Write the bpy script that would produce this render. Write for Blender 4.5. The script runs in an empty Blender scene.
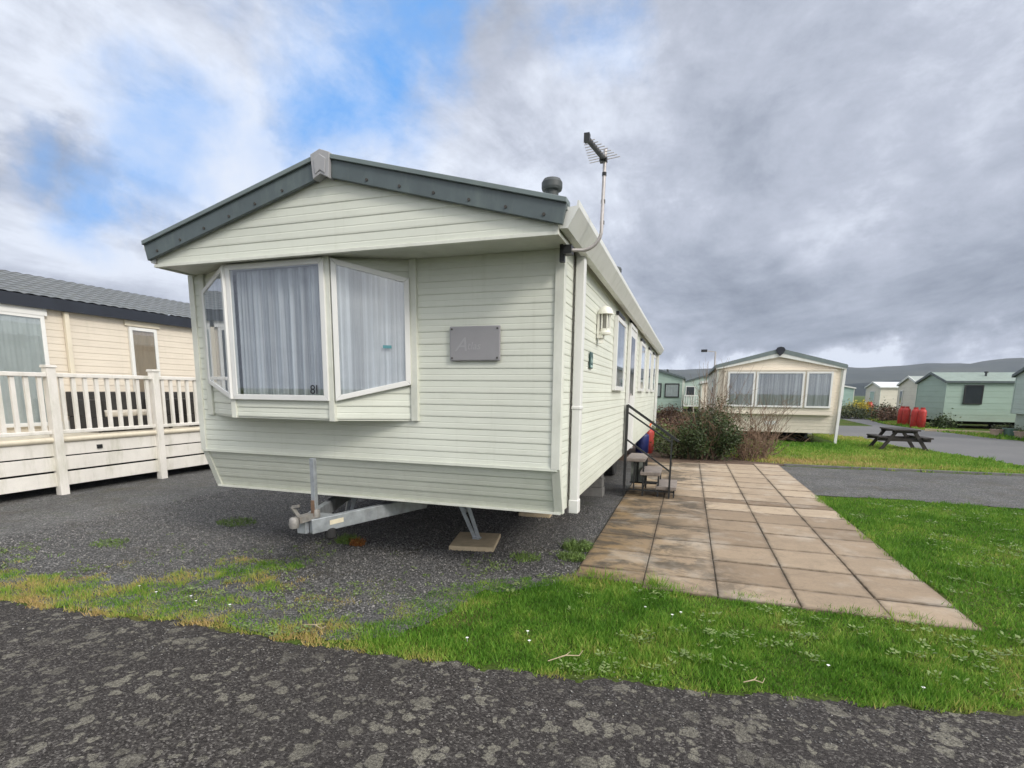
import bpy, math, random
import numpy as np
from mathutils import Vector, Matrix, noise as mnoise
random.seed(7); rng=np.random.default_rng(7)
S=bpy.context.scene
COL=S.collection
PI=math.pi; R=math.radians
# ------------------------------------------------------------------ materials
def newmat(name):
    m=bpy.data.materials.new(name); m.use_nodes=True
    nt=m.node_tree; b=nt.nodes['Principled BSDF']; return m,nt,b
def N(nt,t,**kw):
    n=nt.nodes.new(t)
    for k,v in kw.items():
        if k in n.inputs: n.inputs[k].default_value=v
        else: setattr(n,k,v)
    return n
def L(nt,a,b): nt.links.new(a,b)
def ramp(nt,fac,stops,interp='LINEAR'):
    r=nt.nodes.new('ShaderNodeValToRGB'); r.color_ramp.interpolation=interp
    e=r.color_ramp.elements
    while len(e)<len(stops): e.new(0.5)
    for i,(p,c) in enumerate(stops):
        e[i].position=p; e[i].color=(c[0],c[1],c[2],1) if not isinstance(c,(int,float)) else (c,c,c,1)
    L(nt,fac,r.inputs[0]); return r
def geo(nt): return N(nt,'ShaderNodeNewGeometry').outputs['Position']
def noise(nt,vec,scale,detail=4,rough=.55,dist=0):
    n=N(nt,'ShaderNodeTexNoise'); n.inputs['Scale'].default_value=scale; n.inputs['Detail'].default_value=detail
    n.inputs['Roughness'].default_value=rough; n.inputs['Distortion'].default_value=dist
    L(nt,vec,n.inputs['Vector']); return n.outputs['Fac']
def mix(nt,f,a,b,mode='MIX'):
    m=N(nt,'ShaderNodeMix'); m.data_type='RGBA'; m.blend_type=mode
    for i,x in ((0,f),(6,a),(7,b)):
        if isinstance(x,(int,float)): m.inputs[i].default_value=x
        elif isinstance(x,(tuple,list)): m.inputs[i].default_value=(x[0],x[1],x[2],1)
        else: L(nt,x,m.inputs[i])
    return m.outputs[2]
def math_(nt,op,a,b=0.,c=None):
    m=N(nt,'ShaderNodeMath'); m.operation=op
    for i,x in enumerate((a,b,c)):
        if x is None: continue
        if isinstance(x,(int,float)): m.inputs[i].default_value=x
        else: L(nt,x,m.inputs[i])
    return m.outputs[0]
def bump(nt,b,h,strength,dist=.01):
    n=N(nt,'ShaderNodeBump'); n.inputs['Strength'].default_value=strength; n.inputs['Distance'].default_value=dist
    L(nt,h,n.inputs['Height']); L(nt,n.outputs[0],b.inputs['Normal'])
def stretch(nt,vec,s):
    m=N(nt,'ShaderNodeMapping'); m.inputs['Scale'].default_value=s; L(nt,vec,m.inputs['Vector']); return m.outputs[0]
def plain(name,col,rough=.5,var=.12,scale=3.,metal=0.,bmp=0.,bscale=60,dirt=None,dirtamt=.25,coord='obj',spec=.5):
    m,nt,b=newmat(name)
    v=N(nt,'ShaderNodeTexCoord').outputs['Object'] if coord=='obj' else geo(nt)
    n=noise(nt,v,scale,6,.65)
    lo=tuple(c*(1-var) for c in col); hi=tuple(min(1,c*(1+var)) for c in col)
    c=ramp(nt,n,[(.3,lo),(.7,hi)]).outputs[0]
    if dirt:
        d=noise(nt,stretch(nt,v,(2.2,2.2,.5)),2.3,7,.7)
        f=ramp(nt,d,[(.5,0.),(.78,dirtamt)]).outputs[0]
        c=mix(nt,f,c,dirt)
    L(nt,c,b.inputs['Base Color']); b.inputs['Roughness'].default_value=rough; b.inputs['Metallic'].default_value=metal
    b.inputs['Specular IOR Level'].default_value=spec
    if bmp: bump(nt,b,noise(nt,v,bscale,3),bmp,.004)
    return m
def cladmat(name,col,low=None):
    m,nt,b=newmat(name)
    v=geo(nt); o=N(nt,'ShaderNodeTexCoord').outputs['Object']
    n=noise(nt,stretch(nt,v,(1,1,2.5)),1.3,6,.6)
    c=ramp(nt,n,[(.3,tuple(x*.93 for x in col)),(.7,tuple(min(1,x*1.05) for x in col))]).outputs[0]
    # vertical rain streaks and greenish algae
    d=noise(nt,stretch(nt,v,(9,9,.55)),1.6,6,.7)
    f=ramp(nt,d,[(.55,0.),(.85,.22)]).outputs[0]
    c=mix(nt,f,c,(.36,.36,.26))
    d2=noise(nt,stretch(nt,v,(1.5,1.5,5)),2.,6,.75)
    f2=ramp(nt,d2,[(.56,0.),(.8,.22)]).outputs[0]
    c=mix(nt,f2,c,(.33,.36,.24))
    # mud splash near the ground
    z=N(nt,'ShaderNodeSeparateXYZ'); L(nt,v,z.inputs[0])
    f3=math_(nt,'MULTIPLY',ramp(nt,z.outputs[2],[(.55,.55),(1.1,0.)]).outputs[0],noise(nt,stretch(nt,v,(3,3,3)),3,5,.7))
    c=mix(nt,f3,c,(.25,.25,.18))
    L(nt,c,b.inputs['Base Color']); b.inputs['Roughness'].default_value=.48; b.inputs['Specular IOR Level'].default_value=.35
    bump(nt,b,noise(nt,v,9,3),.08,.01)
    return m
M={}
M['clad']=cladmat('cladding_pale_green_cream',(.645,.665,.585))
M['trim']=plain('trim_pale',(.64,.65,.58),.45,dirt=(.33,.36,.25),dirtamt=.35)
M['cladcream']=cladmat('cladding_cream',(.74,.67,.56))
M['cladbeige']=cladmat('cladding_beige',(.66,.595,.50))
M['cladgreen']=cladmat('cladding_green',(.33,.43,.37))
M['cladgreen2']=cladmat('cladding_pale_green',(.42,.51,.46))
M['cladteal']=cladmat('cladding_teal',(.31,.43,.39))
M['cladwhite']=cladmat('cladding_white',(.72,.68,.58))
M['white']=plain('white_upvc',(.70,.70,.68),.35,var=.04,dirt=(.4,.42,.36),dirtamt=.2)
M['gutter']=plain('gutter_upvc',(.68,.69,.66),.4,var=.05,dirt=(.3,.33,.24),dirtamt=.45)
M['railwhite']=plain('rail_plastic',(.73,.70,.65),.5,var=.08,dirt=(.36,.36,.25),dirtamt=.6)
M['deckedge']=plain('deck_edge_cream',(.66,.60,.48),.5,var=.06,dirt=(.35,.3,.2),dirtamt=.4)
M['fascia']=plain('fascia_slate_green',(.085,.108,.112),.42,var=.12,scale=6,dirt=(.17,.21,.19),dirtamt=.5)
M['fascialite']=plain('fascia_top_lip',(.15,.185,.185),.45,var=.12,dirt=(.2,.24,.2),dirtamt=.4)
M['capgrey']=plain('ridge_cap_grey',(.33,.33,.34),.5,var=.1,dirt=(.2,.2,.18),dirtamt=.4)
M['rooftop']=plain('roof_sheet_grey',(.30,.33,.31),.6,var=.15,dirt=(.2,.22,.15),dirtamt=.5)
M['roofgreen']=plain('roof_sheet_green',(.20,.25,.22),.6,var=.15,dirt=(.2,.22,.15),dirtamt=.5)
M['roofwhite']=plain('roof_sheet_pale',(.60,.62,.62),.6,var=.1)
M['tile']=plain('roof_tile_charcoal',(.115,.125,.13),.5,var=.2,scale=8,dirt=(.2,.2,.17),dirtamt=.4)
M['navy']=plain('fascia_navy',(.016,.020,.030),.4,var=.2)
M['black']=plain('black_metal',(.018,.019,.02),.45,var=.3,scale=12)
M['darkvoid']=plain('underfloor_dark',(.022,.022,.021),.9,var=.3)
M['galv']=plain('galvanised_steel',(.36,.385,.41),.5,var=.28,scale=9,metal=.55,dirt=(.16,.14,.11),dirtamt=.55,bmp=.1)
M['rust']=plain('rusty_steel',(.16,.10,.065),.8,var=.4,scale=20)
M['cast']=plain('cast_coupling',(.24,.23,.215),.6,var=.3,scale=20,metal=.3,dirt=(.2,.13,.07),dirtamt=.7)
M['label']=plain('paper_label',(.62,.56,.42),.6,var=.1,scale=20)
M['screw']=plain('dark_screw',(.05,.045,.04),.6)
M['plaque']=plain('plaque_grey',(.275,.27,.28),.38,var=.05,scale=7)
M['script']=plain('plaque_script',(.33,.325,.34),.4,var=.05)
M['ink']=plain('black_vinyl',(.012,.012,.016),.4)
M['signgreen']=plain('sign_green',(.03,.075,.07),.4)
M['signpale']=plain('sign_pale_print',(.38,.50,.48),.5)
M['teal']=plain('teal_sticker',(.08,.24,.27),.5)
M['mast']=plain('mast_alloy',(.50,.47,.46),.45,var=.15,scale=30,metal=.4)
M['flue']=plain('flue_grey',(.05,.058,.06),.55,var=.2,scale=15)
M['slab']=None
M['paving']=plain('paving_stone_buff',(.52,.42,.28),.85,var=.15,scale=14,bmp=.4)
M['concrete']=plain('concrete_grey',(.15,.147,.14),.9,var=.25,scale=6,bmp=.4,bscale=30)
M['tread']=plain('step_tread_grey',(.20,.17,.15),.8,var=.25,scale=14,bmp=.3)
M['ply']=plain('weathered_board',(.20,.22,.20),.8,var=.3,scale=5)
M['red']=plain('red_cylinder_paint',(.42,.028,.022),.5,var=.25,scale=8,dirt=(.3,.2,.17),dirtamt=.6)
M['blue']=plain('blue_cylinder_paint',(.02,.03,.14),.45,var=.3,scale=8)
M['orange']=plain('orange_plastic',(.65,.13,.02),.5)
M['woodblack']=plain('dark_stained_timber',(.028,.023,.020),.7,var=.35,scale=12,bmp=.3)
M['rattan']=plain('dark_rattan',(.025,.023,.022),.6,var=.4,scale=60,bmp=.6,bscale=120)
M['cushion']=plain('cushion_cream',(.62,.57,.48),.9,var=.08)
M['blind']=plain('brown_blind',(.34,.25,.165),.8,var=.08)
M['netgrey']=plain('curtain_grey_green',(.46,.48,.46),.85,var=.1)
M['potgrey']=plain('pot_grey_plastic',(.30,.33,.31),.6,var=.15)
M['potpink']=plain('pot_pale_terracotta',(.50,.37,.31),.8,var=.15)
M['potgreen']=plain('pot_green_glazed',(.16,.26,.23),.4,var=.15)
M['lamp']=plain('lantern_white',(.72,.71,.64),.4,var=.05,dirt=(.4,.4,.3),dirtamt=.3)
M['lampglass']=plain('lantern_glass',(.30,.29,.26),.15)
M['stem']=plain('shrub_stem',(.085,.062,.045),.9,var=.3,scale=10)
M['twig']=plain('twig_brown',(.19,.125,.082),.9,var=.35,scale=5)
M['straw']=plain('dead_stalk',(.42,.34,.22),.9,var=.3,scale=5)
M['tyre']=plain('tyre_rubber',(.02,.02,.02),.85)
def leafmat(name,a,b,c,sc=2.5):
    m,nt,bs=newmat(name)
    n=noise(nt,geo(nt),sc,4,.6)
    rn=N(nt,'ShaderNodeObjectInfo')
    col=ramp(nt,n,[(.3,a),(.52,b),(.72,c)]).outputs[0]
    w=N(nt,'ShaderNodeTexWhiteNoise'); 
    v=N(nt,'ShaderNodeVectorMath'); v.operation='SNAP'; v.inputs[1].default_value=(.04,.04,.04); L(nt,geo(nt),v.inputs[0]); L(nt,v.outputs[0],w.inputs[0])
    col=mix(nt,.35,col,mix(nt,w.outputs[0],(a[0]*.5,a[1]*.5,a[2]*.5),c))
    L(nt,col,bs.inputs['Base Color']); bs.inputs['Roughness'].default_value=.5; bs.inputs['Specular IOR Level'].default_value=.3
    return m
M['leafdark']=leafmat('leaf_evergreen',(.022,.035,.014),(.038,.06,.02),(.085,.12,.035))
M['leafgrey2']=leafmat('leaf_mid_green',(.03,.045,.016),(.06,.085,.03),(.12,.15,.05))
M['leafyellow']=leafmat('leaf_golden',(.30,.22,.02),(.45,.36,.03),(.55,.48,.08))
M['leafgrey']=leafmat('leaf_grey_green',(.05,.065,.035),(.09,.11,.055),(.15,.17,.09))
M['leafbroad']=leafmat('leaf_broad_weed',(.08,.13,.03),(.14,.21,.06),(.24,.29,.11),12)
M['leafred']=leafmat('leaf_heather',(.09,.045,.03),(.16,.075,.05),(.10,.09,.045))
M['leafbright']=leafmat('leaf_weed',(.07,.12,.025),(.12,.20,.045),(.20,.27,.08))
M['leaforange']=leafmat('leaf_sorrel',(.16,.05,.02),(.30,.10,.03),(.20,.14,.03))
# glass
def glassmat():
    m=bpy.data.materials.new('window_glass'); m.use_nodes=True; nt=m.node_tree
    nt.nodes.remove(nt.nodes['Principled BSDF']); out=nt.nodes['Material Output']
    t=N(nt,'ShaderNodeBsdfTransparent'); t.inputs[0].default_value=(.80,.84,.86,1)
    g=N(nt,'ShaderNodeBsdfGlossy'); g.inputs['Roughness'].default_value=.015; g.inputs[0].default_value=(.95,.97,1,1)
    f=N(nt,'ShaderNodeLayerWeight'); f.inputs[0].default_value=.5
    mx=N(nt,'ShaderNodeMixShader')
    ff=math_(nt,'ADD',math_(nt,'MULTIPLY',math_(nt,'POWER',f.outputs['Facing'],3.2),.8),.16)
    L(nt,ff,mx.inputs[0]); L(nt,t.outputs[0],mx.inputs[1]); L(nt,g.outputs[0],mx.inputs[2]); L(nt,mx.outputs[0],out.inputs[0]); return m
M['glass']=glassmat()
M['darkglass']=plain('dark_glazing',(.03,.035,.04),.08,var=.2)
def curtainmat(name,col):
    m,nt,b=newmat(name)
    v=N(nt,'ShaderNodeTexCoord').outputs['Object']
    n=noise(nt,stretch(nt,v,(22,22,.25)),1.,5,.6)
    c=ramp(nt,n,[(.34,tuple(x*.50 for x in col)),(.64,tuple(min(1,x*1.22) for x in col))]).outputs[0]  # vertical dark and light bands paint the shading of the pleats into the cloth
    L(nt,c,b.inputs['Base Color']); b.inputs['Roughness'].default_value=.9; b.inputs['Specular IOR Level'].default_value=.1
    return m
M['curtain']=curtainmat('net_curtain',(.55,.555,.57))
M['curtaindark']=curtainmat('net_curtain_dim',(.40,.40,.40))
# ---------------------------------------------------------------- mesh builder
class MB:
    def __init__(s): s.v=[]; s.f=[]
    def quad(s,*p):
        i=len(s.v); s.v+= [tuple(q) for q in p]; s.f.append(tuple(range(i,i+len(p)))); return s
    def box(s,x0,x1,y0,y1,z0,z1):
        i=len(s.v)
        s.v+=[(x,y,z) for z in (z0,z1) for x,y in ((x0,y0),(x1,y0),(x1,y1),(x0,y1))]
        for f in ((3,2,1,0),(4,5,6,7),(0,1,5,4),(1,2,6,5),(2,3,7,6),(3,0,4,7)): s.f.append(tuple(i+k for k in f))
        return s
    def bar(s,a,b,w,h=None,up=(0,0,1)):
        h=h or w; a=Vector(a); b=Vector(b); d=(b-a).normalized(); up=Vector(up)
        if abs(d.dot(up))>.98: up=Vector((0,1,0))
        x=d.cross(up).normalized()*w/2; y=x.cross(d).normalized()*h/2
        i=len(s.v)
        for p in (a,b): s.v+=[tuple(p+q) for q in (-x-y,x-y,x+y,-x+y)]
        for f in ((3,2,1,0),(4,5,6,7),(0,1,5,4),(1,2,6,5),(2,3,7,6),(3,0,4,7)): s.f.append(tuple(i+k for k in f))
        return s
    def prism(s,pts,vec):
        vec=Vector(vec); n=len(pts); i=len(s.v)
        s.v+=[tuple(p) for p in pts]+[tuple(Vector(p)+vec) for p in pts]
        s.f.append(tuple(range(i+n-1,i-1,-1))); s.f.append(tuple(range(i+n,i+2*n)))
        for k in range(n): s.f.append((i+k,i+(k+1)%n,i+n+(k+1)%n,i+n+k))
        return s
    def tube(s,pts,r,n=8,cap=True):
        pts=[Vector(p) for p in pts]; rr=r if isinstance(r,(list,tuple)) else [r]*len(pts); i0=len(s.v)
        ref=Vector((.31,.17,.93))
        for k,p in enumerate(pts):
            d=(pts[min(k+1,len(pts)-1)]-pts[max(k-1,0)]).normalized()
            u=d.cross(ref); 
            if u.length<.05: u=d.cross(Vector((1,0,0)))
            u.normalize(); w=d.cross(u)
            for j in range(n):
                a=2*PI*j/n; s.v.append(tuple(p+(u*math.cos(a)+w*math.sin(a))*rr[k]))
        for k in range(len(pts)-1):
            for j in range(n):
                a=i0+k*n+j; b=i0+k*n+(j+1)%n; s.f.append((a,b,b+n,a+n))
        if cap: s.f.append(tuple(range(i0+n-1,i0-1,-1))); e=i0+(len(pts)-1)*n; s.f.append(tuple(range(e,e+n)))
        return s
    def lathe(s,prof,c=(0,0,0),n=20,axis=None):
        i0=len(s.v); 
        for r,z in prof:
            for j in range(n):
                a=2*PI*j/n; s.v.append((c[0]+r*math.cos(a),c[1]+r*math.sin(a),c[2]+z))
        for k in range(len(prof)-1):
            for j in range(n):
                a=i0+k*n+j; b=i0+k*n+(j+1)%n; s.f.append((a,b,b+n,a+n))
        s.f.append(tuple(range(i0+n-1,i0-1,-1))); e=i0+(len(prof)-1)*n; s.f.append(tuple(range(e,e+n)))
        return s
    def clad(s,p0,u,n,z0,z1,ext,pitch=.1,depth=.0065,slant=None,base=0.):
        """horizontal shiplap boards on a vertical plane; ext(z) gives the run along u"""
        prof=[]; z=z0
        while z<z1-1e-6:
            zt=min(z+pitch,z1)
            for fz,fo in ((0,.25),(.06,.92),(.16,1.06),(.44,.78),(.50,.50),(.56,.70),(.92,.34),(1.,.2)):
                zz=z+pitch*fz
                if zz>zt+1e-6: break
                prof.append((zz,depth*fo))
            z+=pitch
        if prof[-1][0]<z1-1e-4: prof.append((z1,depth*.3))
        i=len(s.v)
        for zz,o in prof:
            a,b=ext(zz); sl=slant(zz) if slant else 0
            for t in (a,b):
                s.v.append((p0[0]+u[0]*t+n[0]*(o+base-sl),p0[1]+u[1]*t+n[1]*(o+base-sl),zz))
        for k in range(len(prof)-1):
            s.f.append((i+2*k,i+2*k+1,i+2*k+3,i+2*k+2))
        return s
    def build(s,name,mat,parent=None,off=(0,0,0),smooth=False,bevel=0):
        me=bpy.data.meshes.new(name)
        v=[(a-off[0],b-off[1],c-off[2]) for a,b,c in s.v]
        me.from_pydata(v,[],s.f); me.materials.append(M[mat] if isinstance(mat,str) else mat); me.update()
        if smooth:
            for p in me.polygons: p.use_smooth=True
        o=bpy.data.objects.new(name,me); COL.objects.link(o)
        if parent: o.parent=parent
        if bevel:
            b=o.modifiers.new('bevel','BEVEL'); b.width=bevel; b.segments=2; b.limit_method='ANGLE'
        if smooth:
            try: me.set_sharp_from_angle(angle=R(40))
            except Exception: pass
        return o
def thing(name,label,cat,loc=(0,0,0),rz=0,group=None):
    o=bpy.data.objects.new(name,None); COL.objects.link(o); o.location=loc; o.rotation_euler=(0,0,rz)
    o.empty_display_size=.2; tag(o,label,cat,group); return o
def tag(o,label,cat,group=None):
    o['label']=label; o['category']=cat
    if group: o['group']=group
    return o
def struct(o): o['kind']='structure'; return o
def dup(root,loc,rz,label,group=None):
    r=root.copy(); COL.objects.link(r); r.location=loc; r.rotation_euler=(0,0,rz); r['label']=label
    if group: r['group']=group
    for ch in list(root.children):
        c=ch.copy(); COL.objects.link(c); c.parent=r
        for g in list(ch.children):
            d=g.copy(); COL.objects.link(d); d.parent=c
    return r
def textmesh(name,txt,size,mat,parent,loc,rot,ext=.001,shear=0.):
    cu=bpy.data.curves.new('t','FONT'); cu.body=txt; cu.size=size; cu.extrude=ext; cu.shear=shear; cu.resolution_u=4
    t=bpy.data.objects.new('t',cu); COL.objects.link(t)
    dg=bpy.context.evaluated_depsgraph_get(); me=bpy.data.meshes.new_from_object(t.evaluated_get(dg))
    bpy.data.objects.remove(t); me.materials.clear(); me.materials.append(M[mat])
    o=bpy.data.objects.new(name,me); COL.objects.link(o); o.parent=parent; o.location=loc; o.rotation_euler=rot; return o
# ------------------------------------------------------------------ windows
def wpoint(p,u,n,t,o,z): return (p[0]+u[0]*t+n[0]*o,p[1]+u[1]*t+n[1]*o,z)
def window(par,p,u,n,c4,off=(0,0,0),fw=.055,out=.045,name='window',curtain='curtain',frame='white',base=.0,pleat=.11,amp=.009,deep=0.,mull=(),vent=False,sill=False):
    """c4 = corners (t,z) BL,BR,TR,TL along u ; frame stands proud of the wall by `out`"""
    c=[Vector(q) for q in c4]; ctr=sum(c,Vector((0,0)))/4
    inn=[]
    for i in range(4):
        a,b,d=c[i-1],c[i],c[(i+1)%4]
        e1=(b-a).normalized(); e2=(d-b).normalized()
        n1=Vector((-e1.y,e1.x)); n2=Vector((-e2.y,e2.x))
        # intersection of offset lines
        q1=b+n1*fw; q2=b+n2*fw; den=e1.x*e2.y-e1.y*e2.x
        tt=((q2-q1).x*e2.y-(q2-q1).y*e2.x)/den; inn.append(q1+e1*tt)
    mb=MB()
    for i in range(4):
        j=(i+1)%4
        pts=[wpoint(p,u,n,q.x,base,q.y) for q in (c[i],c[j],inn[j],inn[i])]
        mb.prism(pts,(n[0]*out,n[1]*out,0))
    fr=mb.build(name,frame,par,off,bevel=.004)
    for t in mull:
        MB().prism([wpoint(p,u,n,t-.02,base,inn[0].y),wpoint(p,u,n,t+.02,base,inn[0].y),wpoint(p,u,n,t+.02,base,inn[3].y),wpoint(p,u,n,t-.02,base,inn[3].y)],(n[0]*out*.9,n[1]*out*.9,0)).build('mullion',frame,fr,off)
    g=MB(); pts=[wpoint(p,u,n,q.x,base+out*.8,q.y) for q in inn]; g.quad(*pts)
    g.build('pane','glass' if curtain!='none' else 'darkglass',fr,off)
    if curtain!='none':
        # pleated cloth
        cm=MB(); m=max(8,int((inn[1].x-inn[0].x)/.012)); ph=random.random()*9
        i0=0
        for k in range(m+1):
            s=k/m; b_=inn[0].lerp(inn[1],s); t_=inn[3].lerp(inn[2],s)
            x=b_.x*0+ (inn[0].x+(inn[1].x-inn[0].x)*s)
            w=math.sin(x*2*PI/pleat+ph+1.7*math.sin(x*5+ph))*.6+.4*math.sin(x*2*PI/(pleat*.43)+ph*2)
            o=base+out*.8-.016-deep+amp*w
            cm.v.append(wpoint(p,u,n,b_.x,o,b_.y)); cm.v.append(wpoint(p,u,n,t_.x,base+out*.8-.016-deep+amp*.6*w,t_.y))
        for k in range(m): cm.f.append((2*k,2*k+2,2*k+3,2*k+1))
        cm.build('curtain' if curtain!='blind' else 'blind',curtain,fr,off,smooth=True)
    if vent:
        z=c[3].y; MB().prism([wpoint(p,u,n,c[3].x+.12,.012,z+.03),wpoint(p,u,n,c[2].x-.12,.012,z+.03),wpoint(p,u,n,c[2].x-.12,.012,z+.07),wpoint(p,u,n,c[3].x+.12,.012,z+.07)],(n[0]*.035,n[1]*.035,0)).build('vent_hood','black',fr,off)
    return fr
# =============================================================== MAIN CARAVAN
XL,XR,YF,YB=-4.585,-.95,4.06,16.2; XC=(XL+XR)/2; ZB,ZBELT,ZW=.655,1.035,2.70
O=(XC,YF,0)
car=thing('static_caravan','long pale green-cream static caravan with bay window numbered 81 and dark green gable edging','caravan',O)
WB=YF+.14
def slant(z): return max(0,(ZBELT-z))/(ZBELT-ZB)*.15
w=MB()
w.clad((XL,YF),(1,0),(0,-1),ZBELT,ZW,lambda z:(0,XR-XL),pitch=.0985)
w.build('front_wall','clad',car,O)
w=MB(); w.clad((XL,YF),(1,0),(0,-1),ZB,ZBELT-.004,lambda z:(0.0,XR-XL),pitch=.095,slant=slant,base=-.012)
w.box(XL,XR,YF-.018,YF+.0,ZBELT-.012,ZBELT+.012)
w.build('front_skirt','clad',car,O)
w=MB(); w.clad((XR,YF),(0,1),(1,0),ZB,2.86,lambda z:(slant(z)+.01,YB-YF),pitch=.0985)
w.build('side_wall','clad',car,O)
w=MB(); w.clad((XL,YF),(0,1),(-1,0),ZB,2.86,lambda z:(slant(z)+.01,YB-YF),pitch=.0985)
w.build('side_wall','clad',car,O)
w=MB(); w.clad((XL,YB),(1,0),(0,1),ZB,2.86,lambda z:(0,XR-XL),pitch=.0985); w.prism([(XL,YB-.02,2.85),(XR,YB-.02,2.85),(XC,YB-.02,3.33)],(0,.02,0))
w.build('rear_wall','clad',car,O)
# corner trims
for x0,x1 in ((XR-.055,XR+.018),(XL-.018,XL+.045)):
    MB().box(x0,x1,YF-.02,YF+.05,ZBELT,ZW).build('corner_trim','trim',car,O,bevel=.004)
    MB().prism([(x0,YF-.008,ZBELT),(x0,YF+.06,ZBELT),(x0,YF+.21,ZB-.012),(x0,YF+.142,ZB-.012)],(x1-x0,0,0)).build('corner_trim','trim',car,O,bevel=.004)
MB().box(XR-.02,XR+.018,YB-.05,YB+.018,ZB,2.82).build('corner_trim','trim',car,O,bevel=.004)
MB().box(XL,XR,WB-.012,WB+.03,ZB-.014,ZB+.004).build('skirt_edge_trim','trim',car,O)
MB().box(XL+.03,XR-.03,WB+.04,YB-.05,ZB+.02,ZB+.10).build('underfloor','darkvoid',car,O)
# overhanging gable
YG=3.68
XG=XC+.05
def roofz(x,top=3.385): return top-.262*abs(x-XG)
gz=2.70
g=MB(); g.clad((XG,YG),(1,0),(0,-1),gz,3.32,lambda z:((-(min(1.80,(3.31-z)/.262))),(min(1.80,(3.31-z)/.262))),pitch=.118)
for sx in (1,-1):
    g.clad((XG+sx*1.80,YG),(0,1),(sx,0),gz,2.86,lambda z:(0,YF-YG+.02),pitch=.118,depth=.01)
g.build('gable_panel','clad',car,O)
g=MB(); g.box(XG-1.825,XG+1.825,YG-.022,YG+.012,gz-.012,gz+.014); g.box(XG+1.79,XG+1.822,YG-.018,YG+.02,gz+.015,2.84); g.box(XG+1.80,XG+1.826,YG+.02,YF,gz-.012,gz+.014)
g.box(XG-1.826,XG-1.80,YG+.02,YF,gz-.012,gz+.014)
g.build('gable_trim','trim',car,O,bevel=.003)
MB().box(XG-1.80,XG+1.80,YG+.012,YF+.02,gz+.001,gz+.012).build('soffit','trim',car,O)
# roof
r=MB()
for sx in (-1,1):
    a=XG; b=XG+sx*1.88
    r.prism([(a,YG-.02,roofz(a)-.01),(b,YG-.02,roofz(b)-.01),(b,YG-.02,roofz(b)-.05),(a,YG-.02,roofz(a)-.05)],(0,YB-YG+.12,0))
r.build('roof','rooftop',car,O)
for sx in (-1,1):
    a=XG+sx*.075; b=XG+sx*1.885
    f=MB(); f.prism([(a,YG-.055,roofz(a)-.018),(b,YG-.055,roofz(b)-.018),(b-sx*.03,YG-.055,roofz(b)-.150),(a,YG-.055,roofz(a)-.152)],(0,.034,0))
    fo=f.build('bargeboard','fascia',car,O,bevel=.004)
    f=MB(); f.prism([(a,YG-.075,roofz(a)+.012),(b,YG-.075,roofz(b)+.012),(b,YG-.075,roofz(b)-.022),(a,YG-.075,roofz(a)-.022)],(0,.12,0))
    f.build('edge_lip','fascialite',fo,O,bevel=.004)
    for k in range(6):
        x=XG+sx*(.38+k*.27); z=roofz(x)-.118
        MB().tube([(x,YG-.062,z),(x,YG-.054,z)],.011,8).build('screw','screw',fo,O)
f=MB(); hw=.085
f.prism([(XG-hw,YG-.085,roofz(XG+hw)+.02),(XG,YG-.085,roofz(XG)+.028),(XG+hw,YG-.085,roofz(XG+hw)+.02),(XG+hw*.8,YG-.085,roofz(XG+hw)-.155),(XG,YG-.085,roofz(XG)-.145),(XG-hw*.8,YG-.085,roofz(XG+hw)-.155)],(0,.10,0))
f.prism([(XG-hw*.62,YG-.092,roofz(XG+hw)-.02),(XG,YG-.092,roofz(XG)-.008),(XG+hw*.62,YG-.092,roofz(XG+hw)-.02),(XG+hw*.5,YG-.092,roofz(XG+hw)-.125),(XG,YG-.092,roofz(XG)-.12),(XG-hw*.5,YG-.092,roofz(XG+hw)-.125)],(0,.008,0))
f.build('ridge_cap','capgrey',car,O,bevel=.004)
# gutters
for sx in (1,-1):
    x0=XG+sx*1.825+ (0); x1=XG+sx*1.955
    zt=roofz(XG+sx*1.9)+.0
    f=MB(); f.prism([(x0,YG+.0,zt-.155),(x0+sx*.055,YG,zt-.155),(x1,YG,zt-.03),(x1,YG,zt+.012),(x1-sx*.012,YG,zt+.012),(x1-sx*.016,YG,zt-.02),(x0,YG,zt-.03)],(0,YB-YG+.08,0))
    f.build('gutter','gutter',car,O)
MB().box(XR-.0,XR+.03,YF+.02,YB,2.80,2.852).build('eave_trim','trim',car,O)
# downpipe
d=MB(); yp=4.50; d.box(XR+.014,XR+.088,yp-.045,yp+.045,.66,2.80); d.box(XR+.010,XR+.094,yp-.052,yp+.052,.60,.72); d.box(XR+.010,XR+.094,yp-.052,yp+.052,1.50,1.53)
d.build('downpipe','white',car,O,bevel=.008)
MB().box(XR+.010,XR+.018,yp-.105,yp-.095,.67,2.8).build('seam_strip','screw',car,O)
d=MB(); d.box(XR+.014,XR+.08,YB-.16,YB-.08,.6,2.8); d.build('downpipe','white',car,O,bevel=.008)
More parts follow.
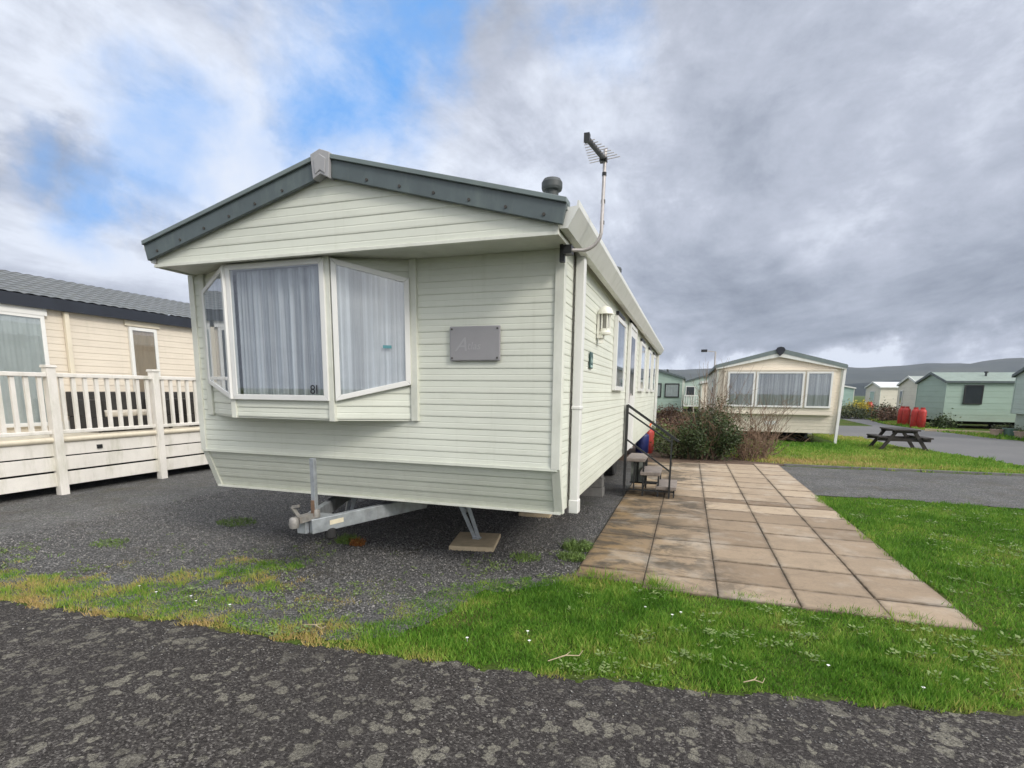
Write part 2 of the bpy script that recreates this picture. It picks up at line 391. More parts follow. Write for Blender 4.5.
# bay window
BY=3.785; bl,br=-3.865,-2.83; wl,wr=-4.41,-2.215; bz0,bz1=1.395,2.70
b=MB()
def seg(p,q,z0,z1,rows=.085):
    P=Vector(p);Q=Vector(q); u=(Q-P).normalized(); n=Vector((u.y,-u.x)); b.clad(P,u,n,z0,z1,lambda z:(0,(Q-P).length),pitch=rows,depth=.009)
for q in (((wl,YF),(bl,BY),bz0,1.72,.108),((bl,BY),(br,BY),bz0,1.56,.083),((br,BY),(wr,YF),bz0,1.72,.108)): b=MB(); seg(*q); b.build('bay_panel','clad',car,O)
MB().prism([(wl,YF,bz0-.01),(bl,BY,bz0-.01),(br,BY,bz0-.01),(wr,YF,bz0-.01)],(0,0,.012)).build('bay_base','trim',car,O)
MB().prism([(wl,YF-.001,bz1-.02),(bl,BY+.02,bz1-.02),(br,BY+.02,bz1-.02),(wr,YF-.001,bz1-.02)],(0,0,.018)).build('bay_head','trim',car,O)
for q in ((bl-.03,bl+.022,BY-.022,BY+.03,bz0-.012),(br-.024,br+.03,BY-.024,BY+.03,bz0-.016),(wr-.012,wr+.05,YF-.035,YF+.0,bz0-.008),(wl-.05,wl+.012,YF-.035,YF,bz0-.008)):
    MB().box(*q,bz1-.001).build('bay_post','trim',car,O,bevel=.003)
# bay upper infill behind sloped side windows
for q in (((br,BY),(wr,YF)),((wl,YF),(bl,BY))): b=MB(); seg(*q,2.50,bz1-.02,.1); b.build('bay_head_panel','clad',car,O)
# dark room boards behind the curtains
MB().prism([(wl+.06,YF-.016,1.56),(bl+.05,BY+.10,1.56),(br-.05,BY+.10,1.56),(wr-.06,YF-.016,1.56)],(0,0,.012)).build('inner_sill','white',car,O)
P=(bl,BY);u=(1,0);n=(0,-1); W=br-bl
wc=window(car,P,u,n,[(.02,1.548),(W-.012,1.548),(W-.012,2.688),(.02,2.688)],O,fw=.046,out=.04,base=.0,name='bay_window',pleat=.13,amp=.022,deep=.05)
textmesh('number_sticker','8I',.108,'ink',wc,(br-.195-O[0],BY-.036-O[1],1.606),(R(90),0,0))
Pv=Vector((br,BY)); Qv=Vector((wr,YF)); uu=(Qv-Pv).normalized(); ln=(Qv-Pv).length; nn=(uu.y,-uu.x)
w2=window(car,(br,BY),tuple(uu),nn,[(.034,1.548),(ln-.022,1.69),(ln-.022,2.545),(.034,2.685)],O,fw=.042,out=.036,base=.012,name='bay_window',pleat=.12,amp=.008,deep=.002)
MB().prism([wpoint((br,BY),uu,nn,.43,.045,1.985),wpoint((br,BY),uu,nn,.50,.045,1.985),wpoint((br,BY),uu,nn,.50,.045,2.01),wpoint((br,BY),uu,nn,.43,.045,2.01)],(nn[0]*.002,nn[1]*.002,0)).build('window_sticker','teal',w2,O)
Pv=Vector((wl,YF)); Qv=Vector((bl,BY)); uu=(Qv-Pv).normalized(); nn=(uu.y,-uu.x)
window(car,(wl,YF),tuple(uu),nn,[(.022,1.69),(ln-.034,1.548),(ln-.034,2.685),(.022,2.545)],O,fw=.042,out=.036,base=.012,name='bay_window',pleat=.12,amp=.008,deep=.002)
# plaque
p=MB(); p.box(-1.868,-1.432,YF-.034,YF-.016,1.885,2.158); po=p.build('maker_plaque','plaque',car,O,bevel=.012)
for x in (-1.845,-1.455):
    for z in (1.908,2.135): MB().tube([(x,YF-.039,z),(x,YF-.033,z)],.0075,8).build('plaque_screw','screw',po,O)
textmesh('plaque_lettering','A',.155,'script',po,(-1.82-O[0],-.0345,1.963),(R(90),0,0),.0006,.35)
textmesh('plaque_lettering','tlas',.085,'script',po,(-1.715-O[0],-.0345,1.975),(R(90),0,0),.0006,.2)
# side fittings: lantern, number sign, windows, door
yl=5.66; l=MB(); l.box(XR+.012,XR+.035,yl-.055,yl+.055,2.20,2.44); l.box(XR+.03,XR+.075,yl-.05,yl+.05,2.20,2.235); l.prism([(XR+.03,yl-.04,2.20),(XR+.03,yl+.04,2.20),(XR+.075,yl,2.20)],(0,0,-.05))
l.lathe([(.085,0),(.080,.02),(.062,.055),(.03,.078),(.008,.085)],(XR+.085,yl,2.44),16)
l.lathe([(.062,0),(.066,.02),(.055,.035),(.055,.06)],(XR+.085,yl,2.235),16)
for a in range(6): 
    x=XR+.085+.052*math.cos(a*PI/3); y=yl+.052*math.sin(a*PI/3); l.tube([(x,y,2.28),(x,y,2.45)],.007,6)
lo=l.build('wall_lantern','lamp',car,O,smooth=True)
MB().lathe([(.036,0),(.036,.15)],(XR+.085,yl,2.29),14).build('lantern_glass','lampglass',lo,O)
s=MB(); s.box(XR+.014,XR+.026,5.21,5.36,1.875,2.035); so=s.build('number_sign','signgreen',car,O,bevel=.006)
s=MB(); s.box(XR+.0262,XR+.028,5.225,5.345,1.888,1.908); s.prism([(XR+.0262,5.30,2.022),(XR+.0262,5.345,2.022),(XR+.0262,5.345,1.985)],(.0018,0,0))
for k,(y,z) in enumerate(((5.235,1.95),(5.262,1.965),(5.29,1.945),(5.315,1.955))): s.box(XR+.0262,XR+.028,y,y+.014,z-.02,z+.02)
s.build('sign_print','signpale',so,O)
def sidewin(y0,y1,z0,z1,**k): return window(car,(XR,0),(0,1),(1,0),[(y0,z0),(y1,z0),(y1,z1),(y0,z1)],O,out=.05,base=.006,vent=True,**k)
sidewin(6.92,7.86,1.67,2.60,curtain='curtaindark')
sidewin(10.5,11.5,1.67,2.60,curtain='curtaindark')
sidewin(12.6,13.4,1.67,2.60,curtain='curtaindark')
sidewin(14.2,15.1,1.67,2.60,curtain='curtaindark')
dr=MB(); dr.box(XR+.010,XR+.045,8.55,9.45,.70,2.64); 
for y0,y1 in ((8.50,8.56),(9.44,9.50)): dr.box(XR+.011,XR+.058,y0,y1,.68,2.70)
dr.box(XR+.011,XR+.058,8.56,9.44,2.64,2.70)
do=dr.build('door','white',car,O,bevel=.004)
MB().box(XR+.0455,XR+.049,8.72,9.28,1.60,2.52).build('door_glass','darkglass',do,O)
h=MB(); h.box(XR+.046,XR+.062,8.60,8.64,1.48,1.68); h.box(XR+.062,XR+.085,8.60,8.70,1.60,1.63); h.build('door_handle','mast',do,O)
MB().box(XR+.012,XR+.05,8.66,9.34,2.73,2.78).build('vent_hood','black',do,O)
# flues
def flue(x,y,zt,sc=1):
    z0=roofz(x)-.03; h=zt-z0
    f=MB(); f.lathe([(.062*sc,0),(.062*sc,h*.5),(.055*sc,h*.52),(.055*sc,h*.76),(.080*sc,h*.77),(.086*sc,h*.81),(.086*sc,h*.90),(.070*sc,h*.96),(.02*sc,h)],(x,y,z0),32)
    f.build('roof_flue','flue',car,O,smooth=False)
flue(-1.175,4.55,3.39); flue(-1.0,7.3,3.27,.85)
# TV aerial
a=MB(); a.box(XR+.0+.0,XR+.035,3.94,3.98,2.58,2.76); a.box(XR+.03,XR+.09,3.92,4.0,2.63,2.69); ab=a.build('aerial_bracket','black',car,O)
MZ=2.66; pts=[(XR+.08,3.96,MZ)]
for k in range(9):
    t=k/8*PI/2; pts.append((-.79+.13*math.sin(t),3.99,MZ+.13*(1-math.cos(t))))
pts.append((-.655,4.0,3.32))
MB().tube(pts,.0125,10).build('aerial_mast','mast',ab,O,smooth=True)
for z,x in ((2.84,-.659),(2.98,-.658),(3.16,-.656)): MB().tube([(x,3.999,z-.012),(x,3.999,z+.012)],.0165,8).build('mast_band','black',ab,O)
a=MB()
a.box(-.69,-.64,3.97,4.02,3.24,3.27); B0=Vector((-.655,4.01,3.255)); B1=Vector((-.725,3.70,3.275))
a.bar(B0,B1,.026,.022); a.box(B1.x-.02,B1.x+.016,B1.y-.02,B1.y+.02,B1.z-.02,B1.z+.03)
a.build('aerial_boom','black',ab,O)
a=MB(); bd=(B1-B0).normalized(); el=Vector((bd.y,-bd.x,0)).normalized()
for k in range(9):
    c0=B0.lerp(B1,.03+.11*k); hl=(.125-.010*k)*.9; a.tube([c0-el*hl,c0+el*hl],.0032,5)
a.build('aerial_elements','mast',ab,O)
# cable
# chassis
c=MB()
for x in (-3.75,-1.8): c.box(x-.03,x+.03,5.6,15.9,.44,.66)
for y in (5.7,7,9.2,11.4,13.6,15.6): c.box(-4.2,-1.35,y-.03,y+.03,.52,.655)
c.build('chassis_frame','darkvoid',car,O)
for x in (-4.15,-1.4):
    t=MB(); yy=10.6
    for k in range(1): 
        n_=24; i0=len(t.v)
        for xx,rr in ((x-.09,.24),(x-.09,.31),(x-.07,.33),(x+.07,.33),(x+.09,.31),(x+.09,.24)):
            for j in range(n_): t.v.append((xx,yy+rr*math.cos(2*PI*j/n_),.335+rr*math.sin(2*PI*j/n_)))
        for q in range(5):
            for j in range(n_): A=i0+q*n_+j;B=i0+q*n_+(j+1)%n_; t.f.append((A,B,B+n_,A+n_))
        t.f.append(tuple(range(i0,i0+n_))); t.f.append(tuple(range(i0+5*n_,i0+6*n_)))
    t.build('wheel','tyre',car,O)
# drawbar A-frame
ap=(-2.955,3.60,.515)
d=MB()
def rbar(mb,a_,b_,w,h): mb.bar(a_,b_,w,h)
rbar(d,(-2.962,3.60,.50),(-2.47,4.72,.535),.055,.125); rbar(d,(-2.48,4.68,.53),(-2.15,5.45,.54),.035,.05)
do_=d.build('drawbar','galv',car,O,bevel=.006)
d=MB(); rbar(d,(-3.06,3.62,.50),(-3.52,4.98,.525),.055,.125); d.build('drawbar','galv',car,O,bevel=.006)
d=MB(); d.box(-3.075,-2.985,3.565,3.61,.44,.56); d.box(-3.05,-2.93,3.62,3.86,.535,.56); d.build('drawbar_nose','galv',car,O,bevel=.006)
nx,ny,nz=[( -2.795),(3.77),(.50)]
lb=MB(); A=Vector((-2.962,3.60,.50)); Bq=Vector((-2.47,4.72,.535)); dd=(Bq-A).normalized(); nn=Vector((dd.y,-dd.x,0)).normalized()
q=A+dd*.16+nn*.0285
lb.prism([tuple(q+Vector((0,0,-.015))),tuple(q+dd*.13+Vector((0,0,-.012))),tuple(q+dd*.13+Vector((0,0,.028))),tuple(q+Vector((0,0,.025)))],tuple(nn*.002))
lb.build('rating_label','label',do_,O)
h=MB(); h.bar((-2.965,3.68,.585),(-3.01,3.50,.575),.07,.055); h.lathe([(.02,-.05),(.036,-.045),(.042,-.01),(.036,.03),(.02,.045)],(-3.02,3.47,.56),14)
h.bar((-3.01,3.52,.60),(-3.03,3.47,.69),.02,.028); h.bar((-3.03,3.47,.69),(-2.975,3.49,.70),.02,.022); h.lathe([(.038,0),(.038,.05),(.03,.07)],(-2.955,3.66,.57),12)
h.build('coupling_head','cast',car,O,smooth=True)
j=MB(); j.box(-2.975,-2.934,3.635,3.675,.57,1.075); j.build('jockey_post','galv',car,O,bevel=.004)
j=MB(); j.box(-2.968,-2.942,3.62,3.636,.58,.72); j.build('post_clamp','rust',car,O)
MB().lathe([(.03,0),(.045,.02),(.045,.09),(.03,.1)],(-2.89,3.76,.36),14).build('jockey_foot','tyre',car,O)
# corner steadies
def steady(foot,top):
    s=MB(); f=Vector(foot); t=Vector(top); s.bar(f+Vector((.022,0,0)),t+Vector((.06,0,0)),.03,.04); s.bar(f-Vector((.022,0,0)),t-Vector((.06,0,0)),.03,.04)
    m=f.lerp(t,.5); s.bar(m,t+Vector((-.26,.1,.02)),.02,.03); s.bar(m,t+Vector((.17,-.05,.02)),.02,.03)
    s.box(f.x-.04,f.x+.04,f.y-.04,f.y+.04,f.z,f.z+.012)
    s.build('corner_steady','galv',car,O)
steady((-2.10,5.20,.058),(-2.30,5.10,.66)); steady((-1.86,6.78,.056),(-1.9,6.9,.6)); steady((-3.9,5.4,.06),(-3.8,5.5,.6))
def pad(x,y,sx,sy,rz,label):
    p=MB(); p.box(-sx/2,sx/2,-sy/2,sy/2,0,.052); o=p.build('paving_slab','paving',None,bevel=.006); o.location=(x,y,.005); o.rotation_euler=(0,0,rz); tag(o,label,'paving slab','slabs under the caravan jacks')
pad(-2.10,5.17,.47,.56,R(12),'square buff paving slab under the angled jack leg at the front')
pad(-1.86,6.78,.42,.42,R(5),'buff paving slab in the shade under the caravan further back')
# support blocks under the side
for k,(x,y,lab) in enumerate(((-1.38,8.35,'stack of grey concrete blocks under the caravan beside the steps'),)):
    b=MB()
    for q in range(3): b.box(x-.22+.01*q,x+.18-.012*q,y-.11+.008*q,y+.11,q*.15,q*.15+.146)
    o=b.build('block_stack','concrete',None,(x,y,0),bevel=.008); o.location=(x,y,.006); tag(o,lab,'concrete blocks')
# ================================================================ STEPS
st=thing('entrance_steps','black metal framed entrance steps with three grey treads and one sloping handrail','steps',(-.9,8.6,.02)); SO=(-.9,8.6,.02)
for (x0,x1,z) in ((-.885,-.59,.625),(-.66,-.35,.415),(-.41,-.10,.20)):
    MB().box(x0,x1,8.47,9.24,z-.055,z).build('tread','tread',st,SO,bevel=.008)
f=MB()
for y in (8.50,9.21):
    f.bar((-.61,y,.03),(-.61,y,.575),.025); f.bar((-.375,y,.03),(-.375,y,.365),.025); f.bar((-.88,y,.12),(-.13,y,.12),.022); f.bar((-.75,y,.12),(-.75,y,.6),.02); f.bar((-.135,y,.03),(-.135,y,.18),.022); f.bar((-.62,y,.26),(-.38,y,.26),.02)
for x in (-.61,-.375): f.bar((x,8.5,.14),(x,9.21,.14),.02)
f.build('step_frame','black',st,SO)
MB().box(-.87,-.62,9.225,9.235,.13,.57).build('side_board','ply',st,SO)
h=MB(); h.bar((-.895,8.455,.03),(-.895,8.455,1.46),.04); h.bar((-.205,8.455,.0),(-.205,8.455,1.0),.028)
h.bar((-.895,8.455,1.455),(-.10,8.455,.915),.036); h.bar((-.895,8.455,1.35),(-.205,8.455,.895),.024); h.bar((-.895,8.455,.925),(-.205,8.455,.445),.024)
h.build('handrail','black',st,SO)
# gas cylinders
def cylinder(mat,label,loc,h=1.05,r=.185,group=None,rz=0):
    t=thing('gas_cylinder',label,'gas cylinder',loc,rz,group)
    b=MB(); b.lathe([(r*.82,0),(r*.85,.03),(r,.07),(r,h*.80),(r*.93,h*.87),(r*.66,h*.93),(r*.3,h*.95)],n=20); b.build('cylinder_body',mat,t,smooth=True)
    c=MB(); c.lathe([(r*.55,h*.925),(r*.55,h*1.03),(r*.50,h*1.03),(r*.50,h*.94)],n=16); c.build('valve_guard',mat,t)
    MB().lathe([(r*.14,h*.94),(r*.14,h*1.0),(r*.22,h*1.0),(r*.22,h*1.03)],n=10).build('valve','mast',t)
    return t
g0=cylinder('red','red gas cylinder standing beside the caravan wall behind the steps',(-1.0,14.9,.01),h=.70,r=.17)
cylinder('blue','dark blue gas cylinder by the caravan wall, half hidden by the steps',(-1.10,14.4,.01),h=.62,r=.17)
o=MB().tube([(-.98,14.9,.70),(-.90,14.85,.86),(-.92,14.6,.80),(-1.06,14.4,.64)],.022,8).build('gas_hose','orange',None,(-.95,14.7,.7)); o.location=(-.95,14.7,.71); tag(o,'orange hose looped over the gas cylinders behind the steps','hose')
# ================================================================ GENERIC CARAVAN
def caravan(label,cat,loc,rz,Wd,Ln,eave,apex,zf,mats,front=(),right=(),left=(),name='static_caravan',over=.1,pitch=.14,bay=None,guttermat='trim',group=None,tile=False,fasc=.1):
    t=thing(name,label,cat,loc,rz,group); h=Wd/2; wall,roof,fas=mats
    top=apex-.06
    sl=(apex-eave)/(h+.08)
    w=MB(); w.clad((0,0),(1,0),(0,-1),zf,top,lambda z:((-h,h) if z<eave-.05 else (-max(.02,h*(top-z)/(top-eave+.05)),max(.02,h*(top-z)/(top-eave+.05)))),pitch=pitch)
    w.build('front_wall',wall,t)
    w=MB(); w.clad((h,0),(0,1),(1,0),zf,eave,lambda z:(0,Ln),pitch=pitch); w.build('side_wall',wall,t)
    w=MB(); w.clad((-h,0),(0,1),(-1,0),zf,eave,lambda z:(0,Ln),pitch=pitch); w.build('side_wall',wall,t)
    w=MB(); w.clad((0,Ln),(1,0),(0,1),zf,top,lambda z:((-h,h) if z<eave-.05 else (-max(.02,h*(top-z)/(top-eave+.05)),max(.02,h*(top-z)/(top-eave+.05)))),pitch=pitch); w.build('rear_wall',wall,t)
    MB().box(-h+.02,h-.02,.02,Ln-.02,zf+.01,zf+.06).build('underfloor','darkvoid',t)
    r=MB()
    hx=h+.08
    if not tile:
        for s in (-1,1): r.prism([(0,-over,apex),(s*hx,-over,eave),(s*hx,-over,eave-.04),(0,-over,apex-.05)],(0,Ln+2*over,0))
        r.build('roof',roof,t)
    else:
        for s in (-1,1):
            ny=int(Ln/.04); i0=len(r.v); rows=9
            for a in range(ny+1):
                y=-over+(Ln+2*over)*a/ny; wz=.018*abs(math.sin(y*PI/.19))
                for q in range(rows+1):
                    for st_ in (0,1):
                        fq=q/rows; step=.014*(st_ if q<rows else 0)
                        r.v.append((s*hx*(fq+(.0005 if st_ else 0)),y,apex+(eave-apex)*fq+wz+.012-(step if st_ else 0)))
            c_=2*(rows+1)
            for a in range(ny):
                for q in range(c_-1): A=i0+a*c_+q; r.f.append((A,A+1,A+1+c_,A+c_))
        r.build('roof',roof,t,smooth=False)
    f=MB()
    for s in (-1,1): f.prism([(0,-over-.03,apex+.02),(s*(hx+.02),-over-.03,eave+.02),(s*(hx+.02),-over-.03,eave-fasc),(0,-over-.03,apex-fasc-.02)],(0,.03,0))
    f.build('bargeboard',fas,t)
    f=MB()
    for s in (-1,1): f.box(min(s*hx,s*(hx+.05)),max(s*hx,s*(hx+.05)),-over,Ln+over,eave-fasc,eave-.0)
    f.build('eave_board',fas,t)
    for x in (-h,h): MB().box(x-.03 if x>0 else x-.02,x+.02 if x>0 else x+.03,-.025,.03,zf,eave-.06).build('corner_trim',guttermat,t)
    for (x0,x1,z0,z1,cur,fr) in front: window(t,(0,0),(1,0),(0,-1),[(x0,z0),(x1,z0),(x1,z1),(x0,z1)],curtain=cur,frame=fr,base=.012,fw=.07,out=.05,pleat=.16)
    for (x0,x1,z0,z1,cur,fr) in right: window(t,(h,0),(0,1),(1,0),[(x0,z0),(x1,z0),(x1,z1),(x0,z1)],curtain=cur,frame=fr,base=.012,fw=.06,out=.05,pleat=.16)
    for (x0,x1,z0,z1,cur,fr) in left: window(t,(-h,Ln),(0,-1),(-1,0),[(x0,z0),(x1,z0),(x1,z1),(x0,z1)],curtain=cur,frame=fr,base=.012,fw=.06,out=.05,pleat=.16)
    for fx,fy in (() if tile else ((h*.45,2.0),(h*.4,5.6))):
        zz=apex-sl*abs(fx); MB().lathe([(.05,-.05),(.05,.16),(.09,.17),(.09,.22),(.03,.25)],(fx,fy,zz),10).build('roof_flue','flue',t)
    MB().box(h+.012,h+.03,0,Ln,zf-.0,zf+.035).build('skirt_trim',guttermat,t)
    MB().box(h+.014,h+.07,Ln*.42,Ln*.42+.07,.05,eave-.08).build('downpipe',guttermat,t)
    MB().box(h+.014,h+.03,Ln*.55,Ln*.55+.45,zf+.15,zf+.42).build('vent_panel','white',t)
    c=MB()
    for x in (-h*.55,h*.55):
        c.box(x-.04,x+.04,.1,Ln-.1,zf-.18,zf)
        y=.8
        while y<Ln: c.box(x-.2,x+.2,y-.1,y+.1,0,zf-.18); y+=2.6
    c.build('chassis_frame','darkvoid',t)
    return t
# left neighbour: right side wall faces +X at X=-10.3
NW=3.66
nb=caravan('beige static caravan with dark tiled roof and navy eaves beside white decking','caravan',(-10.3-NW/2,1.0,0),0,NW,9.55,2.95+.14,3.72,.62,('cladbeige','tile','navy'),
  right=((3.2,3.95,.98,2.80,'none','white'),(4.05,5.20,.98,2.80,'netgrey','white'),(6.62,7.18,1.25,2.78,'blind','white')),tile=True,fasc=.19,pitch=.115,guttermat='deckedge')
MB().box(NW/2+.055,NW/2+.07,3.0,5.24,2.79,2.93).build('window_head_trim','white',nb)
MB().box(NW/2+.013,NW/2+.04,6.56,7.26,2.80,2.90).build('window_head_trim','deckedge',nb)
MB().box(NW/2+.013,NW/2+.08,5.50,5.575,.62,2.90).build('downpipe','deckedge',nb,bevel=.01)
# cream caravan across the drive
cr=caravan('cream static caravan facing the drive with three front windows and grey-green roof edge','caravan',(2.86,20.44,0),0,3.86,10,2.62,3.16,.34,('cladcream','rooftop','fascialite'),
  left=((7.0,8.2,1.25,2.2,'curtaindark','white'),),right=((2,3,1.2,2.2,'curtain','white'),),pitch=.115)
h=3.86/2
# projecting front bay of the cream caravan
b=MB(); b.clad((-1.72,-.16),(1,0),(0,-1),.98,2.44,lambda z:(0,3.44),pitch=.115)
b.box(-1.72,1.72,-.165,0,.96,.985); b.quad((-1.72,-.16,.98),(-1.72,0,.98),(-1.72,0,2.44),(-1.72,-.16,2.44)); b.quad((1.72,-.16,.98),(1.72,0,.98),(1.72,0,2.44),(1.72,-.16,2.44)); b.box(-1.74,1.74,-.2,0,2.44,2.47)
b.build('bay_panel','cladcream',cr)
for (x0,x1,cur) in ((-1.60,-.72,'curtaindark'),(-.68,.80,'curtaindark'),(.86,1.64,'curtaindark')):
    window(cr,(0,-.16),(1,0),(0,-1),[(x0,1.20),(x1,1.20),(x1,2.40),(x0,2.40)],curtain=cur,frame='white',base=.012,fw=.06,out=.05,pleat=.2,name='bay_window')
MB().prism([(-.15,-.16,3.13),(-.10,-.16,3.21),(0,-.16,3.235),(.10,-.16,3.21),(.15,-.16,3.13),(.08,-.16,3.00),(0,-.16,2.93),(-.08,-.16,3.00)],(0,.05,0)).build('ridge_badge','navy',cr)
f=MB()
for s in (-1,1): f.prism([(0,-.115,3.05),(s*2.0,-.115,2.56),(s*2.0,-.115,2.48),(0,-.115,2.90)],(0,.03,0))
f.build('under_gable_trim','gutter',cr)
MB().box(-.28,.10,-.02,-.012-.0,.60,.72).build('badge','gutter',cr)
MB().prism([(h+.03,-.06,2.56),(h+.11,-.06,2.56),(h+.03,-.10,.02),(h-.05,-.10,.02)],(0,.07,0)).build('downpipe','white',cr)
# right-hand row: gables face -X
caravan('green static caravan with pale green roof and one dark window, behind the red cylinders','caravan',(12.6,33.3+1.85,0),-PI/2,3.7,9.5,2.42,2.92,.38,('cladgreen','roofgreen','fascia'),
  right=((.75,1.55,1.25,2.22,'none','black'),),pitch=.3,guttermat='cladgreen',fasc=.1)
r2=caravan('pale green static caravan at the right edge beside three plant pots','caravan',(12.95,26.1,0),-PI/2,3.7,9.5,2.55,3.25,.95,('cladgreen2','roofgreen','fascia'),pitch=.2,guttermat='cladgreen2')
w=MB(); w.clad((-1.85,.18),(1,0),(0,-1),.3,.95,lambda z:(0,3.7),pitch=.2); w.clad((1.85,.18),(0,1),(1,0),.3,.95,lambda z:(0,9),pitch=.2); w.build('skirt_panel','cladgreen2',r2)
caravan('cream static caravan with pointed gable just left of the green one','caravan',(13.75,40.1+1.75,0),-PI/2,3.5,9.5,2.38,2.92,.4,('cladwhite','rooftop','gutter'),
  right=((.9,1.7,1.25,2.3,'none','black'),),front=((-1.3,-.8,1.0,2.0,'curtain','white'),),pitch=.25)
caravan('pinkish white static caravan with pale flat roof beside the yellow shrub','caravan',(14.6,52.0,0),-PI/2,3.7,9.5,2.32,2.75,.4,('cladwhite','roofwhite','gutter'),
  front=((-.6,.6,1.1,2.0,'netgrey','white'),),pitch=.3)
caravan('small teal static caravan with white windows seen past the cream caravan','caravan',(13.6,61,0),0,3.8,9,2.35,2.75,.5,('cladteal','rooftop','gutter'),
  front=((-1.0,.05,1.2,2.1,'none','white'),(.15,1.0,1.2,2.1,'none','white')),pitch=.3)
caravan('green static caravan with two dark framed windows behind the heather bed','caravan',(-2.35,36,0),0,3.9,9,2.62,3.25,.5,('cladgreen','roofgreen','fascia'),
  front=((-.4,.65,1.35,2.25,'netgrey','black'),(.85,1.75,1.35,2.25,'netgrey','black')),pitch=.2)
g2=caravan('grey green static caravan with white veranda rail seen past the main caravan','caravan',(1.3,50,0),0,3.9,9,2.6,3.2,.5,('cladgreen2','rooftop','fascia'),
  front=((-1.6,-.8,1.35,2.25,'none','white'),(-.4,.5,1.35,2.25,'none','white')),pitch=.3)
r=MB(); r.box(-1.9,1.9,-1.6,-1.5,.5,.6); r.box(-1.9,1.9,-1.6,-1.5,1.4,1.48)
for k in range(20): r.box(-1.9+k*.2,-1.83+k*.2,-1.58,-1.52,0 if k%5==0 else .5,1.4)
r.build('veranda_rail','white',g2)
caravan('cream static caravan half hidden behind the bare twigs','caravan',(3.0,34,0),0,4.6,7,2.3,2.8,.5,('cladcream','rooftop','gutter'),pitch=.2)
# ================================================================ DECK (left)
dk=thing('white_deck','white plastic deck with balustrade and slatted skirt in front of the beige caravan','decking',(-9,6,0)); DO=(-9,6,0)
XD=-9.0; y0,y1=.9,10.3
posts=[2.2,3.8,5.42,7.05,8.68,10.3]
for y in posts:
    p=MB(); p.box(XD-.06,XD+.06,y-.06,y+.06,.0,1.91); p.box(XD-.075,XD+.075,y-.075,y+.075,1.91,1.935); p.prism([(XD-.07,y-.07,1.935),(XD+.07,y-.07,1.935),(XD+.07,y+.07,1.935),(XD-.07,y+.07,1.935)],(0,0,.015))
    p.build('deck_post','railwhite',dk,DO,bevel=.006)
for a,b_ in zip(posts[:-1],posts[1:]):
    for q in ((.045,1.775,1.835),(.03,.93,.985)): MB().box(XD-q[0],XD+q[0],a+.06,b_-.06,q[1],q[2]).build('rail','railwhite',dk,DO,bevel=.008)
    n_=9
    for k in range(n_):
        y=a+.06+(b_-a-.12)*(k+.5)/n_
        MB().box(XD-.02,XD+.02,y-.027,y+.027,.985,1.775).build('baluster','railwhite',dk,DO)
for z in (.14,.375,.60):
    MB().box(XD-.035,XD-.008,y0,y1,z,z+.205).build('skirt_board','railwhite',dk,DO,bevel=.004)
for z in (.175,):
    pass
MB().box(-10.28,XD+.02,y0,y1,.815,.865).build('deck_floor','deckedge',dk,DO)
MB().tube([(XD-.01,y0,.84),(XD-.01,y1,.84)],.045,12).build('deck_nosing','deckedge',dk,DO,smooth=True)
MB().box(XD-.008,XD+.012,5.98,6.06,.66,.72).build('deck_light','black',dk,DO)
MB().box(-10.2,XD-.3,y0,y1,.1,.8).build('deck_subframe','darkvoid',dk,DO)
# rattan furniture on the deck
def sofa(label,y0,y1):
    t=thing('garden_sofa',label,'garden sofa',(-9.95,(y0+y1)/2,.866),0,'rattan sofas on the white deck'); OO=(-9.95,(y0+y1)/2,.866)
    f=MB(); f.box(-10.18,-9.45,y0,y1,.90,1.12); f.box(-10.2,-10.06,y0,y1,1.12,1.55); f.box(-10.06,-9.45,y0,y0+.12,1.12,1.42); f.box(-10.06,-9.45,y1-.12,y1,1.12,1.42)
    for x in (-10.15,-9.5):
        for y in (y0+.05,y1-.05): f.box(x-.03,x+.03,y-.03,y+.03,.866,.90)
    f.build('frame','rattan',t,OO,bevel=.02)
    n_=max(1,round((y1-y0-.24)/.6)); 
    for k in range(n_):
        a=y0+.13+(y1-y0-.26)*k/n_; b_=y0+.13+(y1-y0-.26)*(k+1)/n_-.01
        MB().box(-10.05,-9.46,a,b_,1.12,1.22).build('seat_cushion','cushion',t,OO,bevel=.03)
sofa('dark rattan sofa with cream cushions on the deck under the blinded window',6.35,7.75)
sofa('dark rattan armchair with cream cushion at the far end of the deck',8.1,8.9)
# ================================================================ picnic table
pt=thing('picnic_table','dark stained timber picnic table standing on the grass by the road','picnic table',(6.27,19.25,.0)); PO=(6.27,19.25,0)
PX_=6.22
for y in (19.75,18.75):
    f=MB()
    for q in (-1,1): f.bar((PX_+q*.60,y,.0),(PX_+q*.22,y,.60),.05,.09)
    f.bar((PX_-.68,y+.05,.33),(PX_+.68,y+.05,.33),.045,.09); f.bar((PX_-.32,y+.05,.57),(PX_+.32,y+.05,.57),.045,.07)
    f.build('end_frame','woodblack',pt,PO)
t_=MB()
for k in range(5): t_.box(PX_-.35+k*.141,PX_-.35+k*.141+.13,18.62,19.86,.605,.645)
t_.build('tabletop','woodblack',pt,PO)
for q in (-1,1):
    t_=MB()
    for k in range(2): x=PX_+q*.56+(k-1)*.13; t_.box(x,x+.12,18.62,19.86,.38,.42)
    t_.build('bench_seat','woodblack',pt,PO)
